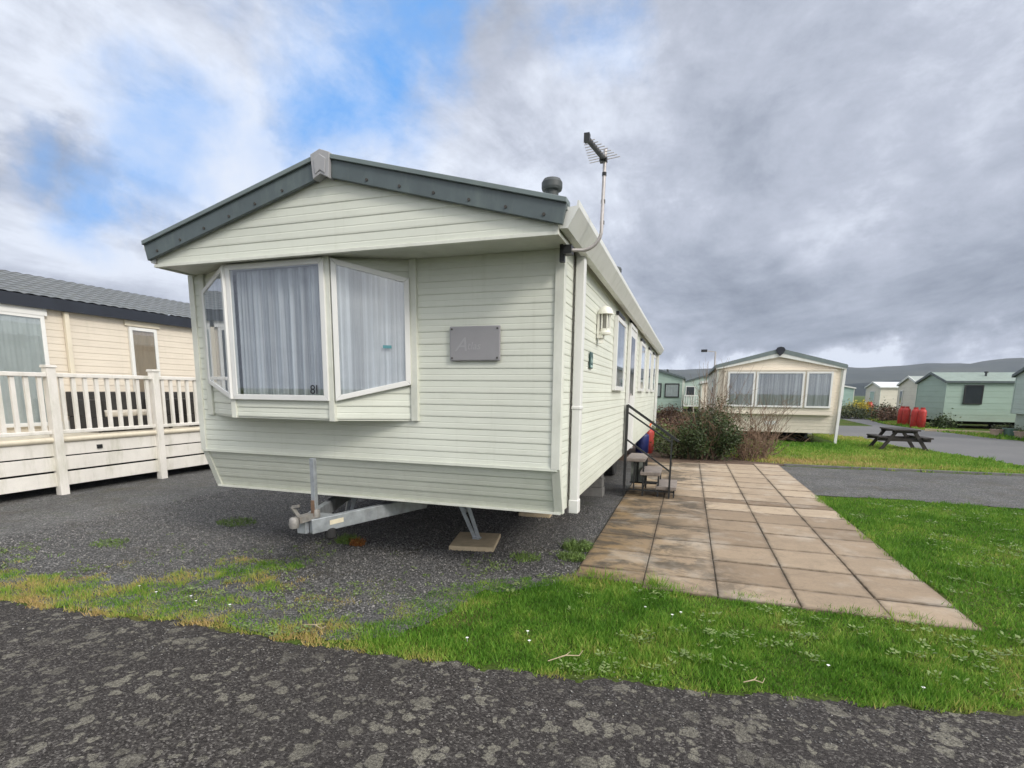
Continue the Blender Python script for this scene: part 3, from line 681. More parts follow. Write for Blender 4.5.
# ================================================================ red cylinders, pots, lamp
GR='red gas cylinders across the road'
for x,y,lab in ((11.48,32.71,'right one of the two nearest red gas cylinders beside the green caravan'),(11.25,32.92,'left one of the two nearest red gas cylinders beside the green caravan'),
                (11.66,35.34,'right one of the second pair of red gas cylinders along the road'),(11.55,35.68,'left one of the second pair of red gas cylinders along the road'),
                (13.07,47.08,'farthest red gas cylinder beside the yellow shrub')):
    cylinder('red',lab,(x,y,0),h=1.02 if y<44 else 1.1,r=.185 if y<44 else .30,group=GR)
def pot(mat,lab,x,y,r=.3,h=.5,leaf='leafgrey'):
    t=thing('plant_pot',lab,'plant pot',(x,y,0),0,'pots beside the pale green caravan')
    MB().lathe([(r*.7,0),(r*.95,h*.9),(r*1.06,h*.9),(r*1.06,h),(r*.9,h),(r*.88,h*.86)],n=18).build('pot',mat,t,smooth=True)
    l=MB()
    for k in range(130):
        a=random.random()*2*PI; q=r*.9*math.sqrt(random.random()); z=h*.86+random.random()*.22; leaf_quad(l,(q*math.cos(a),q*math.sin(a),z),.06)
    l.build('foliage',leaf,t)
def leaf_quad(mb,p,s,asp=.5):
    d=Vector((random.gauss(0,1),random.gauss(0,1),random.gauss(0,.7))).normalized(); u=d.cross(Vector((random.gauss(0,1),random.gauss(0,1),random.gauss(0,1)))).normalized()
    P=Vector(p); s*=random.uniform(.6,1.3)
    mb.quad(P,P+d*s*.5+u*s*asp*.5,P+d*s,P+d*s*.5-u*s*asp*.5)
pot('potpink','pale terracotta plant pot, left of the three by the pale green caravan',12.29,27.39,.22,.30)
pot('potgreen','dark green plant pot in the middle of the row of three',12.72,27.34,.24,.36)
pot('potpink','terracotta plant pot nearest the right edge of the picture',12.72,26.56,.22,.28)
lp=thing('lamp_post','thin grey lamp post rising behind the cream caravan','lamp post',(1.3,33,0)); 
MB().tube([(0,0,0),(0,0,4.0)],[.06,.045],8).build('post','mast',lp); MB().bar((0,0,3.98),(-.55,0,4.05),.05).build('arm','mast',lp); MB().box(-.78,-.45,-.08,.08,3.98,4.12).build('lamp_head','black',lp)
def wob(x,y,s,a): return (mnoise.noise(Vector((x*s,y*s,3.3)))*a)
def polysheet(name,pts,z,mat,step=.12,jag=.05,js=5.,thick=0):
    out=[]
    n=len(pts)
    for i in range(n):
        a=Vector(pts[i][:2]); b_=Vector(pts[(i+1)%n][:2]); j=pts[i][2] if len(pts[i])>2 else 1.
        m=max(1,int((b_-a).length/step)) if j>0 else 1
        for k in range(m):
            p=a.lerp(b_,k/m); out.append((p.x+wob(p.x,p.y,js,jag*2*j)+wob(p.x+7,p.y,js*4,jag*j),p.y+wob(p.x+31,p.y,js,jag*2*j)+wob(p.x,p.y+9,js*4,jag*j),z))
    mb=MB(); mb.v=out; mb.f=[tuple(range(len(out)))]
    o=mb.build(name,mat); struct(o); return o
M['soil']=plain('soil_leaf_litter',(.095,.062,.042),.95,var=.45,scale=9,bmp=.6,coord='pos',dirt=(.16,.10,.06),dirtamt=.6)
# ================================================================ shrubs
def shrub(label,name,loc,rx,ry,h,nst,nleaf,leaf,ls=.055,stem='stem',twigs=0,twigh=None,cat='shrub',group=None,spread=1.,clump=1.,twigmat='twig'):
    t=thing(name,label,cat,loc,0,group)
    sm=MB(); tips=[]
    for k in range(nst):
        a=random.random()*2*PI; q=math.sqrt(random.random()); tx,ty=rx*q*math.cos(a),ry*q*math.sin(a)
        hh=h*(1-.45*q*q)*random.uniform(.7,1.08); b0=Vector((tx*.35,ty*.35,0)); b1=Vector((tx*.8,ty*.8,hh*.55)); b2=Vector((tx,ty,hh))
        pts=[b0,b0.lerp(b1,.5)+Vector((random.gauss(0,.04),random.gauss(0,.04),0)),b1,b2]
        sm.tube(pts,[.016,.013,.009,.004],5,False)
        for f in (.35,.55,.75,.9,1.):
            p=b0.lerp(b1,f/.55) if f<.55 else b1.lerp(b2,(f-.55)/.45); tips.append(p)
    sm.build('stems',stem,t)
    if nleaf:
        l=MB()
        per=max(1,nleaf//len(tips))
        for p in tips:
            if random.random()<.12: continue
            s=random.uniform(.07,.17)*clump; m=int(per*random.uniform(.4,1.7))
            for k in range(m):
                q=Vector((random.gauss(0,s),random.gauss(0,s),random.gauss(0,s*.8)))+p
                if q.z<.01: q.z=random.random()*.15
                leaf_quad(l,q,ls)
        l.build('foliage',leaf,t)
    if twigs:
        tw=MB()
        for k in range(twigs):
            a=random.random()*2*PI; q=math.sqrt(random.random()); bx,by=rx*.6*q*math.cos(a),ry*.6*q*math.sin(a)
            lean=random.uniform(.1,.75)*spread; hh=(twigh or h)*random.uniform(.45,1.05); az=random.random()*2*PI
            dx,dy=lean*math.cos(az)*hh,lean*math.sin(az)*hh*.6
            p0=Vector((bx,by,0)); p2=Vector((bx+dx,by+dy,hh)); p1=p0.lerp(p2,.5)+Vector((-dx*.15,-dy*.15,hh*.08))
            tw.tube([p0,p1,p2],[.008,.005,.002],4,False)
            for j in range(3):
                f=random.uniform(.35,.9); s0=p0.lerp(p1,f*2) if f<.5 else p1.lerp(p2,f*2-1)
                e=s0+Vector((random.gauss(0,.14),random.gauss(0,.1),random.uniform(.1,.35))); tw.tube([s0,e],[.005,.002],3,False)
        tw.build('twigs',twigmat,t)
    return t
shrub('dense dark evergreen shrub growing at the far end of the patio','evergreen_shrub',(.50,14.1,0),.80,.6,1.16,46,9000,'leafdark',.065,twigs=34,twigh=1.7,clump=.9)
shrub('lower dark green shrub nearest the steps at the patio end','evergreen_shrub',(-.15,14.1,0),.55,.5,.62,24,3800,'leafgrey2',.055,twigs=24,twigh=1.2)
shrub('brown twiggy leafless shrub to the right of the evergreen shrub','twiggy_shrub',(1.55,14.4,0),.7,.5,.7,24,900,'leafred',.05,stem='twig',twigs=60,twigh=.85,spread=1.5)
shrub('arching bare twigs spreading in front of the cream caravan windows','arching_shrub',(1.75,15.4,0),.9,.5,1.0,14,260,'leafred',.05,stem='twig',twigs=60,twigh=1.7,spread=1.4)
shrub('tall sparse shrub with long bare twigs rising against the cream caravan','twiggy_shrub',(.75,15.3,0),.8,.5,1.5,26,2200,'leafdark',.06,stem='twig',twigs=42,twigh=2.5,spread=.5)
shrub('small fresh green bush between the caravan end and the dark shrubs','green_bush',(-.62,15.6,0),.5,.5,.8,16,2600,'leafbright',.06)
polysheet('soil_bed',[(-2.2,12.95),(1.2,13.1),(2.2,13.5),(2.9,14.6),(2.9,16.6),(1,17.5),(-2.2,27)],.012,'soil',step=.15,jag=.08,js=3)
for i,(x,y,rx,h_,lf,lab) in enumerate(((-1.6,20,1.2,.8,'leafred','low reddish heather nearest the corner of the main caravan'),(-.2,21.5,1.1,.75,'leafred','reddish heather clump in front of the far green caravan'),
    (-.9,25,1.5,1.0,'leafred','rust brown hedge clump under the windows of the far green caravan'),(.9,24.5,1.0,1.1,'leafgrey','grey green bush left of the cream caravan'),)):
    shrub(lab,'heather_bush',(x,y,0),rx,.8,h_,30,3200,lf,.09,twigs=25,group='bushes beyond the patio',clump=1.4)
for (x,y,rx,h_,lf,n_,lab) in ((12.2,46.5,.9,1.15,'leafyellow',2600,'bright yellow shrub between the red cylinders'),(11.0,43,1.4,.9,'leafgrey',2200,'grey green shrub left of the yellow shrub'),(12.3,41.5,1.0,1.0,'leafgrey',1800,'olive shrub right of the yellow shrub'),
    (12.0,39.2,.8,.9,'leafred',1500,'brown shrub behind the second pair of red cylinders'),(12.3,32.3,.30,.62,'leafdark',1100,'dark green bush against the corner of the green caravan'),(9.8,45.5,1.2,1.2,'leafgrey',1500,'straggly bush at the bend of the far road')):
    shrub(lab,'roadside_shrub',(x,y,0),rx,.7,h_,22,n_,lf,.13,group='shrubs across the road',clump=1.5)
# rubble and brash under the cream caravan
b=MB()
for k in range(60):
    x=random.uniform(1.4,4.3); y=random.uniform(20.5,21.4); a=random.random()*PI; l_=random.uniform(.2,.6); b.bar((x,y,random.uniform(.02,.2)),(x+l_*math.cos(a),y+l_*.4*math.sin(a),random.uniform(.02,.28)),.02)
o=b.build('brushwood_pile','twig',None,(2.9,20.9,0)); o.location=(2.9,20.9,0); tag(o,'pile of brown brushwood under the front of the cream caravan','brushwood')
# weeds in the gravel
def weed(x,y,r,n_,leaf,label,h=.09):
    l=MB()
    for k in range(n_):
        a=random.random()*2*PI; q=r*math.sqrt(random.random()); P=Vector((q*math.cos(a),q*math.sin(a)*.8,0)); d=Vector((random.gauss(0,.5),random.gauss(0,.5),1)).normalized(); u=Vector((random.gauss(0,1),random.gauss(0,1),0)).normalized()*.005; hh=h*random.uniform(.4,1.1)
        l.quad(P-u,P+u,P+d*hh)
        if random.random()<.6: leaf_quad(l,P+d*hh*.7,.022,.7)
    o=l.build('weed_tuft',leaf,None); o.location=(x,y,.012); tag(o,label,'weeds','weeds in the gravel')
weed(-3.43,4.73,.13,320,'leafbright','green weed tuft in the gravel just under the drawbar'); weed(-3.26,4.67,.08,180,'leaforange','orange red weed tuft beside the green one under the drawbar')
weed(-5.17,4.95,.24,330,'leafbright','patch of green weeds in the gravel left of the drawbar',.05); weed(-1.02,5.35,.16,420,'leafbright','green weeds where the gravel meets the patio edge',.11)
weed(-1.0,5.0,.14,300,'leafbright','weeds at the near corner of the gravel by the patio',.10); weed(-1.45,4.85,.16,220,'leafbright','thin weeds in the gravel between jack slab and patio',.06)
weed(-5.69,3.80,.2,160,'leafbright','small weeds in the gravel at the far left',.04)
# ================================================================ GROUND
def wob(x,y,s,a): return (mnoise.noise(Vector((x*s,y*s,3.3)))*a)
# ---- ground material
def m_ground():
    m,nt,b=newmat('lawn_soil'); v=geo(nt)
    n1=noise(nt,v,.7,5,.6); n2=noise(nt,v,35,4,.7)
    c=ramp(nt,n1,[(.3,(.06,.105,.02)),(.5,(.085,.13,.025)),(.68,(.16,.15,.05))]).outputs[0]
    c=mix(nt,ramp(nt,n2,[(.35,.75),(.65,0.)]).outputs[0],c,(.022,.030,.010))
    L(nt,c,b.inputs['Base Color']); b.inputs['Roughness'].default_value=.95; b.inputs['Specular IOR Level'].default_value=.1
    bump(nt,b,n2,.8,.03); return m
def m_gravel():
    m,nt,b=newmat('slate_gravel'); v=geo(nt)
    vo=N(nt,'ShaderNodeTexVoronoi'); vo.inputs['Scale'].default_value=62; L(nt,v,vo.inputs['Vector'])
    bw=N(nt,'ShaderNodeSeparateColor'); L(nt,vo.outputs['Color'],bw.inputs[0])
    c=ramp(nt,bw.outputs[0],[(0,(.06,.059,.059)),(.5,(.14,.138,.137)),(.8,(.205,.20,.193)),(1,(.31,.30,.28))]).outputs[0]
    big=noise(nt,v,.9,5,.65)
    c=mix(nt,ramp(nt,big,[(.35,.55),(.6,0.)]).outputs[0],c,(.035,.036,.036))
    c=mix(nt,ramp(nt,noise(nt,v,13,5,.75),[(.36,.5),(.56,0.)]).outputs[0],c,(.045,.044,.042))
    c=mix(nt,ramp(nt,noise(nt,v,9,5,.75,.4),[(.52,0.),(.68,.45)]).outputs[0],c,(.24,.235,.22))
    brn=noise(nt,v,1.7,6,.7,.4)
    c=mix(nt,ramp(nt,brn,[(.50,0.),(.68,.6)]).outputs[0],c,(.085,.07,.042))
    c=mix(nt,math_(nt,'MULTIPLY',ramp(nt,noise(nt,v,2.6,7,.75,.3),[(.54,0.),(.66,.55)]).outputs[0],ramp(nt,noise(nt,v,45,3,.7),[(.4,.1),(.6,1.)]).outputs[0]),c,(.075,.095,.03))
    c=mix(nt,ramp(nt,vo.outputs['Distance'],[(.45,0.),(.75,.85)]).outputs[0],c,(.012,.012,.012))
    L(nt,c,b.inputs['Base Color']); b.inputs['Roughness'].default_value=.75
    inv=math_(nt,'SUBTRACT',1.,vo.outputs['Distance'])
    bump(nt,b,inv,1.,.012); return m
def m_road():
    m,nt,b=newmat('old_asphalt'); v=geo(nt)
    vo=N(nt,'ShaderNodeTexVoronoi'); vo.inputs['Scale'].default_value=110; L(nt,v,vo.inputs['Vector'])
    bw=N(nt,'ShaderNodeSeparateColor'); L(nt,vo.outputs['Color'],bw.inputs[0])
    c=ramp(nt,bw.outputs[0],[(0,(.014,.012,.011)),(.55,(.041,.036,.034)),(.86,(.075,.069,.063)),(1,(.17,.158,.145))]).outputs[0]
    big=noise(nt,v,1.1,5,.6); c=mix(nt,ramp(nt,big,[(.35,.5),(.65,0.)]).outputs[0],c,(.030,.027,.026))
    # lichen rosettes: distorted cell centres
    wn=N(nt,'ShaderNodeTexNoise'); wn.inputs['Scale'].default_value=14; wn.inputs['Detail'].default_value=4; L(nt,v,wn.inputs['Vector'])
    dv=N(nt,'ShaderNodeVectorMath'); dv.operation='MULTIPLY_ADD'; dv.inputs[1].default_value=(.10,.10,.0); L(nt,wn.outputs['Color'],dv.inputs[0]); L(nt,v,dv.inputs[2])
    tot=None
    for sc,th,of in ((6.,.30,0),(10.,.34,5.2),(4.2,.22,9.1),(19.,.36,3.3)):
        mp=N(nt,'ShaderNodeMapping'); mp.inputs['Location'].default_value=(of,of,0); L(nt,dv.outputs[0],mp.inputs[0])
        q=N(nt,'ShaderNodeTexVoronoi'); q.inputs['Scale'].default_value=sc; L(nt,mp.outputs[0],q.inputs['Vector'])
        sp=N(nt,'ShaderNodeSeparateColor'); L(nt,q.outputs['Color'],sp.inputs[0])
        rad=math_(nt,'MULTIPLY',sp.outputs[0],th*1.25)
        d=math_(nt,'SUBTRACT',rad,q.outputs['Distance'])
        f=ramp(nt,d,[(.0,0.),(.045,1.)]).outputs[0]
        tot=f if tot is None else math_(nt,'MAXIMUM',tot,f)
    fine=noise(nt,v,90,4,.7); bg=noise(nt,v,1.6,4,.6)
    tot=math_(nt,'MULTIPLY',tot,ramp(nt,fine,[(.36,.1),(.60,.9)]).outputs[0])
    tot=math_(nt,'MULTIPLY',tot,ramp(nt,bg,[(.36,.2),(.56,.9)]).outputs[0])
    c=mix(nt,tot,c,(.235,.222,.18))
    L(nt,c,b.inputs['Base Color']); b.inputs['Roughness'].default_value=.85; b.inputs['Specular IOR Level'].default_value=.25
    bump(nt,b,math_(nt,'ADD',math_(nt,'SUBTRACT',1.,vo.outputs['Distance']),math_(nt,'MULTIPLY',tot,.5)),.8,.006); return m
def m_road2():
    m,nt,b=newmat('park_road_asphalt'); v=geo(nt)
    n1=noise(nt,v,40,3,.7); n2=noise(nt,v,.5,5,.6)
    c=ramp(nt,n1,[(.3,(.095,.093,.093)),(.7,(.155,.153,.152))]).outputs[0]; c=mix(nt,ramp(nt,n2,[(.4,.4),(.6,0.)]).outputs[0],c,(.075,.077,.08))
    L(nt,c,b.inputs['Base Color']); b.inputs['Roughness'].default_value=.7; bump(nt,b,n1,.4,.005); return m
def m_slab():
    m,nt,b=newmat('patio_slab'); v=geo(nt)
    o=N(nt,'ShaderNodeAttribute'); o.attribute_name='tone'
    n1=noise(nt,v,2.2,7,.7,.3); n2=noise(nt,v,60,3,.7)
    c=mix(nt,o.outputs['Fac'],(.18,.125,.078),(.42,.33,.235))
    # warmer / ochre algae on the left columns, damp dark stains
    xyz=N(nt,'ShaderNodeSeparateXYZ'); L(nt,v,xyz.inputs[0])
    left=math_(nt,'MULTIPLY',math_(nt,'SUBTRACT',.25,xyz.outputs[0]),.9)
    lf=math_(nt,'MULTIPLY',ramp(nt,left,[(0.,0.),(1.,1.)]).outputs[0],ramp(nt,n1,[(.3,.25),(.6,.9)]).outputs[0])
    c=mix(nt,lf,c,(.235,.15,.055))
    n3=noise(nt,stretch(nt,v,(1.,1.6,1)),1.9,7,.75,.6)
    n4=noise(nt,v,.6,3,.5)
    near=math_(nt,'MULTIPLY',ramp(nt,math_(nt,'SUBTRACT',6.9,xyz.outputs[1]),[(0.,0.),(.9,1.)]).outputs[0],.0)
    st=math_(nt,'MULTIPLY',ramp(nt,n3,[(.45,0.),(.57,.92)]).outputs[0],ramp(nt,math_(nt,'ADD',n4,math_(nt,'MULTIPLY',left,.32)),[(.40,.15),(.62,.95)]).outputs[0])
    c=mix(nt,st,c,(.045,.037,.026))
    c=mix(nt,ramp(nt,n2,[(.3,.3),(.6,0.)]).outputs[0],c,(.14,.11,.08))
    ed=N(nt,'ShaderNodeAttribute'); ed.attribute_name='edge'
    ef=math_(nt,'MULTIPLY',math_(nt,'POWER',ed.outputs['Fac'],1.6),ramp(nt,noise(nt,v,7,5,.7),[(.35,.15),(.65,.95)]).outputs[0])
    c=mix(nt,ef,c,(.075,.055,.036))
    bl=noise(nt,v,4.5,6,.75,.5); c=mix(nt,ramp(nt,bl,[(.52,0.),(.66,.42)]).outputs[0],c,(.15,.115,.08))
    c=mix(nt,ramp(nt,noise(nt,v,1.3,5,.7),[(.52,0.),(.68,.35)]).outputs[0],c,(.50,.46,.40))
    L(nt,c,b.inputs['Base Color']); b.inputs['Roughness'].default_value=.8
    bump(nt,b,n2,.25,.004); return m
M['ground']=m_ground(); M['gravel']=m_gravel(); M['road']=m_road(); M['road2']=m_road2(); M['slab']=m_slab()
M['joint']=plain('slab_joint_dirt',(.045,.038,.028),.95,var=.4,scale=30)
g=MB(); g.quad((-3000,-3000,0),(3000,-3000,0),(3000,3000,0),(-3000,3000,0)); struct(g.build('ground','ground'))
edge=[(-40,-1.0),(-14,1.5),(-8,2.14),(-4.85,2.42),(-3.93,2.50),(-3.12,2.60),(-2.26,2.62),(-1.57,2.66),(-.96,2.73),(-.16,2.84),(.47,2.96),(1.06,3.07),(1.75,3.22),(3,3.5),(6,4.2),(9,5.2),(12,6.5)]
polysheet('road',[(x,y+.05) for x,y in edge]+[(40,10,0),(40,-7,0),(-40,-7,0)],.004,'road',step=.03,jag=.035,js=7)
ge=[(-16,2.1),(-8,2.55),(-5.56,2.82),(-4.85,3.10),(-4.15,3.33),(-3.64,3.62),(-3.35,3.66),(-3.2,3.45),(-3.08,3.20),(-2.75,3.12),(-2.38,3.17),(-2.0,3.40),(-1.88,3.80),(-1.49,4.20),(-.90,4.50)]
polysheet('gravel_pad',[(-16,1.6),(-8,2.25),(-4.85,2.52),(-3.93,2.60),(-3.12,2.70),(-2.26,2.74),(-1.75,2.95),(-1.49,3.9),(-.90,4.3)]+[(-.90,4.55,0),(-.90,17,1),(-16,17,0)],.008,'gravel',step=.06,jag=.05,js=4)
polysheet('gravel_drive',[(2.0,9.7),(3.3,9.8),(4.8,9.7),(7.4,9.6),(8.2,9.8,0),(8.2,13.9,1),(6.74,13.75),(5.27,13.65),(3.72,13.5),(2.2,13.4),(1.3,14.0),(-.9,14.0),(-.9,13.4,0),(2.0,13.0,0)],.0085,'gravel',step=.1,jag=.05,js=3)
polysheet('park_road',[(7.5,9),(7.8,15.9),(7.4,18.2),(6.6,20.2),(6.5,24),(4,25.6),(-6,26),(-30,27),(-30,31.5),(-6,31.5),(9.5,33),(10.2,44),(10.6,70,0),(13.5,70),(12.4,46),(10.8,36.5),(10.9,30.8),(11.4,28.4),(11.9,25.1),(11.6,20),(11.5,9)],.006,'road2',step=.3,jag=.06,js=2)
k_=MB(); k_.bar((10.75,30.1,.05),(12.9,29.15,.05),.16,.12); struct(k_.build('kerb','paving'))
k_=MB(); 
k_.bar((2.2,13.62,.02),(8.0,13.95,.02),.06,.05); struct(k_.build('drive_edging','concrete'))
# patio slabs
pv=[];pf=[];tone=[]
xs=[-.885,-.283,.322,.925,1.53,2.075]
yy=[4.20,4.80,5.41,6.04,6.70,7.25,7.85,8.42]; 
yy+= [8.72,9.32,9.95,10.55,11.15,11.75,12.35,12.95,13.6]
jb=MB(); jb.box(-.893,2.08,4.52,13.05,.0,.015); struct(jb.build('patio_bed','joint'))
sb=MB(); tones=[]; edges=[]
for i in range(5):
    for j in range(len(yy)-1):
        x0,x1=xs[i]+.004,xs[i+1]-.004; y0,y1=yy[j]+.010,yy[j+1]-.010
        if j==0: y0=[4.50,4.42,4.41,4.40,4.38][i]
        if j==len(yy)-2: y1=[13.0,13.05,13.15,13.3,13.5][i]
        dz=random.uniform(-.004,.004)+.026; t=random.random()*.45+.20
        if j==7: t=-.25
        if j==6 and i in (2,3,4): t=.95
        if j>=8: t+=.42
        if i==0: t-=.15
        q0=len(sb.v); ins=.05; ch=.006
        tl=[random.uniform(-.003,.003) for _ in range(4)]
        def ring(m_,z): return [(x0+m_,y0+m_,z+tl[0]),(x1-m_,y0+m_,z+tl[1]),(x1-m_,y1-m_,z+tl[2]),(x0+m_,y1-m_,z+tl[3])]
        sb.v+=ring(0,.002)+ring(0,dz-ch)+ring(ch,dz)+ring(ins,dz)
        for k in range(3):
            for a_ in range(4): b_=(a_+1)%4; sb.f.append((q0+4*k+a_,q0+4*k+b_,q0+4*k+4+b_,q0+4*k+4+a_))
        sb.f.append((q0+12,q0+13,q0+14,q0+15))
        tones+= [max(0,min(1,t))]*16; edges+=[1.]*12+[0.]*4
o=sb.build('patio_slabs','slab')
for nm,dat in (('tone',tones),('edge',edges)): a=o.data.attributes.new(nm,'FLOAT','POINT'); a.data.foreach_set('value',dat)
struct(o)
# ---- hills
def hill(name,Rd,prof,mat,depth,seed):
    mb=MB(); az=[p[0] for p in prof]; hs=[p[1] for p in prof]; n_=240; rows=7
    a0,a1=az[0],az[-1]
    for k in range(n_+1):
        A=a0+(a1-a0)*k/n_; H=np.interp(A,az,hs)
        for q in range(rows+1):
            f=q/rows; s=math.sin(f*PI/2)
            rr=Rd+depth*f; x=rr*math.sin(R(A)); y=rr*math.cos(R(A))
            hz=H*s**1.1+ mnoise.noise(Vector((x*.004+seed,y*.004,0)))*H*.16*s+mnoise.noise(Vector((x*.015+seed,y*.015,0)))*H*.04*s
            mb.v.append((x,y,hz if q else -2))
    for k in range(n_):
        for q in range(rows): A=k*(rows+1)+q; mb.f.append((A,A+rows+1,A+rows+2,A+1))
    struct(mb.build(name,mat,smooth=True))
def m_hill(name,a,b_):
    m,nt,b=newmat(name); n1=noise(nt,geo(nt),.006,6,.65); c=ramp(nt,n1,[(.35,a),(.65,b_)]).outputs[0]; L(nt,c,b.inputs['Base Color']); b.inputs['Roughness'].default_value=1; b.inputs['Specular IOR Level'].default_value=0; return m
M['hill']=m_hill('moorland',(.040,.048,.046),(.075,.082,.070)); M['hill2']=m_hill('forestry',(.018,.026,.026),(.04,.048,.045))
hill('hills',1500,[(-80,110),(-40,100),(-5,100),(0,98),(8,100),(15,100),(20,108),(22,104),(24,112),(27,124),(30,138),(34,140),(36,128),(40,124),(60,130),(90,100)],'hill',900,1.)
hill('forested_hillside',1150,[(-60,0),(-10,10),(0,20),(12,24),(18,34),(21,28),(24,12),(30,4),(40,0)],'hill2',300,5.)
# ---- grass blades (one mesh of stuff per lawn)
def inpoly(px,py,poly):
    inside=np.zeros(len(px),bool); n=len(poly); j=n-1
    for i in range(n):
        xi,yi=poly[i]; xj,yj=poly[j]
        c=((yi>py)!=(yj>py))&(px<(xj-xi)*(py-yi)/(yj-yi+1e-12)+xi); inside^=c; j=i
    return inside
def vnoise(x,y,s,seed=0):
    x=x*s+seed*17.3;y=y*s+seed*9.1; xi=np.floor(x);yi=np.floor(y);fx=x-xi;fy=y-yi; fx=fx*fx*(3-2*fx); fy=fy*fy*(3-2*fy)
    def h(a,b): v=np.sin(a*127.1+b*311.7)*43758.5453; return v-np.floor(v)
    return (h(xi,yi)*(1-fx)+h(xi+1,yi)*fx)*(1-fy)+(h(xi,yi+1)*(1-fx)+h(xi+1,yi+1)*fx)*fy
def m_grass():
    m,nt,b=newmat('grass_blades'); a=N(nt,'ShaderNodeAttribute'); a.attribute_name='tint'
    c=ramp(nt,a.outputs['Fac'],[(0,(.055,.145,.014)),(.28,(.115,.26,.028)),(.52,(.22,.36,.052)),(.74,(.40,.38,.11)),(1,(.48,.35,.15))]).outputs[0]
    L(nt,c,b.inputs['Base Color']); b.inputs['Roughness'].default_value=.6; b.inputs['Specular IOR Level'].default_value=.2
    t=N(nt,'ShaderNodeBsdfTranslucent'); L(nt,c,t.inputs[0]); mx=N(nt,'ShaderNodeMixShader'); mx.inputs[0].default_value=.35
    out=nt.nodes['Material Output']; L(nt,b.outputs[0],mx.inputs[1]); L(nt,t.outputs[0],mx.inputs[2]); L(nt,mx.outputs[0],out.inputs[0]); return m
M['grass']=m_grass()
def grass(name,poly,dens,h,w,tintf,clumpf=None):
    xs_=[p[0] for p in poly]; ys_=[p[1] for p in poly]; x0,x1,y0,y1=min(xs_),max(xs_),min(ys_),max(ys_)
    n=int(dens*(x1-x0)*(y1-y0)); px=rng.uniform(x0,x1,n); py=rng.uniform(y0,y1,n)
    jx=px+(vnoise(px,py,6,1)-.5)*.16+(vnoise(px,py,24,2)-.5)*.06; jy=py+(vnoise(px,py,6,3)-.5)*.16+(vnoise(px,py,24,4)-.5)*.06
    k=inpoly(jx,jy,poly)
    if clumpf is not None: k&=rng.random(n)<clumpf(px,py)
    px,py=px[k],py[k]; n=len(px)
    tall=.45+1.5*vnoise(px,py,9,5)*vnoise(px,py,1.8,9)*1.2+.2*vnoise(px,py,22,3)
    hh=h*tall*rng.uniform(.5,1.25,n); ww=w*rng.uniform(.6,1.3,n)
    a=rng.uniform(0,2*PI,n); la=rng.uniform(0,2*PI,n); ln_=hh*rng.uniform(.1,.9,n)
    V=np.zeros((n,3,3)); V[:,0,0]=px-np.cos(a)*ww/2; V[:,0,1]=py-np.sin(a)*ww/2; V[:,1,0]=px+np.cos(a)*ww/2; V[:,1,1]=py+np.sin(a)*ww/2
    V[:,2,0]=px+np.cos(la)*ln_; V[:,2,1]=py+np.sin(la)*ln_; V[:,2,2]=hh; V[:,:2,2]=.0
    me=bpy.data.meshes.new(name); me.vertices.add(3*n); me.vertices.foreach_set('co',V.reshape(-1)); me.loops.add(3*n); me.loops.foreach_set('vertex_index',np.arange(3*n,dtype=np.int32))
    me.polygons.add(n); me.polygons.foreach_set('loop_start',np.arange(0,3*n,3,dtype=np.int32)); me.polygons.foreach_set('loop_total',np.full(n,3,dtype=np.int32)); me.update()
    t=np.clip(tintf(px,py)+rng.normal(0,.13,n),0,1); at=me.attributes.new('tint','FLOAT','POINT'); at.data.foreach_set('value',np.repeat(t,3).astype(np.float32))
    me.materials.append(M['grass']); o=bpy.data.objects.new(name,me); COL.objects.link(o); o['kind']='stuff'; tag(o,{'verge_grass':'short green and yellowed grass strip along the foreground road','edge_grass':'tufts of grass creeping over the edge of the patio slabs','lawn_grass':'mown green grass lawn right of the patio','far_grass':'grass around the cream caravan and picnic table','far_verge_grass':'grass verge beyond the park road'}[name],'grass'); print(name,n); return o
def tint1(x,y):
    t=.12+.42*vnoise(x,y,2.2,1)+.34*(vnoise(x,y,8,4)-.5)
    t+=.62*np.clip((-1.7-x)/1.2,0,1)*vnoise(x,y,3.4,6)**1.3                    # yellowed strip on the left
    t+=.40*np.exp(-(((x+2.0)/.30)**2+((y-3.35)/.16)**2)); t+=.35*np.exp(-(((x+3.15)/.30)**2+((y-3.5)/.25)**2)); t+=.3*np.exp(-(((x+.95)/.2)**2+((y-4.45)/.12)**2))
    e=np.interp(x,[p[0] for p in edge],[p[1] for p in edge]); t+=.30*np.exp(-((y-e)/.09)**2)
    return t
def tint2(x,y): return .12+.30*vnoise(x,y,1.3,2)+.26*(vnoise(x,y,6,3)-.4)+.30*np.exp(-(((x-3.3)/.9)**2+((y-6.6)/.8)**2))*vnoise(x,y,2.5,8)
def tint3(x,y): return .22+.5*vnoise(x,y,.6,5)+.35*np.exp(-((y-14.4)/.5)**2)
strip=[(x,y) for x,y in edge if -8<=x<=3]+[(3,4.42)]+[(2.07,4.43),(1.5,4.45),(.3,4.47),(-.885,4.57)]+[(x,y+.75) for x,y in reversed(ge) if -8<=x<-.95]
def thin(x,y):
    e=np.interp(x,[p[0] for p in edge],[p[1] for p in edge]); g2_=np.interp(x,[p[0] for p in ge],[p[1] for p in ge])
    lush=np.clip(.38+.85*vnoise(x,y,3.2,12),0,1)
    south=np.clip((y-e+(vnoise(x,y,9,21)-.62)*.17)/.05,0,1)
    dn=np.maximum(g2_-y+(vnoise(x,y,2.8,22)-.42)*1.1+(vnoise(x,y,11,23)-.5)*.6,e+.36+(vnoise(x,y,5,27)-.5)*.3-y)
    north=np.where(x<-.95,np.clip(dn/.22,.0,1)*.94+.06*(vnoise(x,y,6,31)>.66)*(dn>-.7),1)
    return lush*south*north
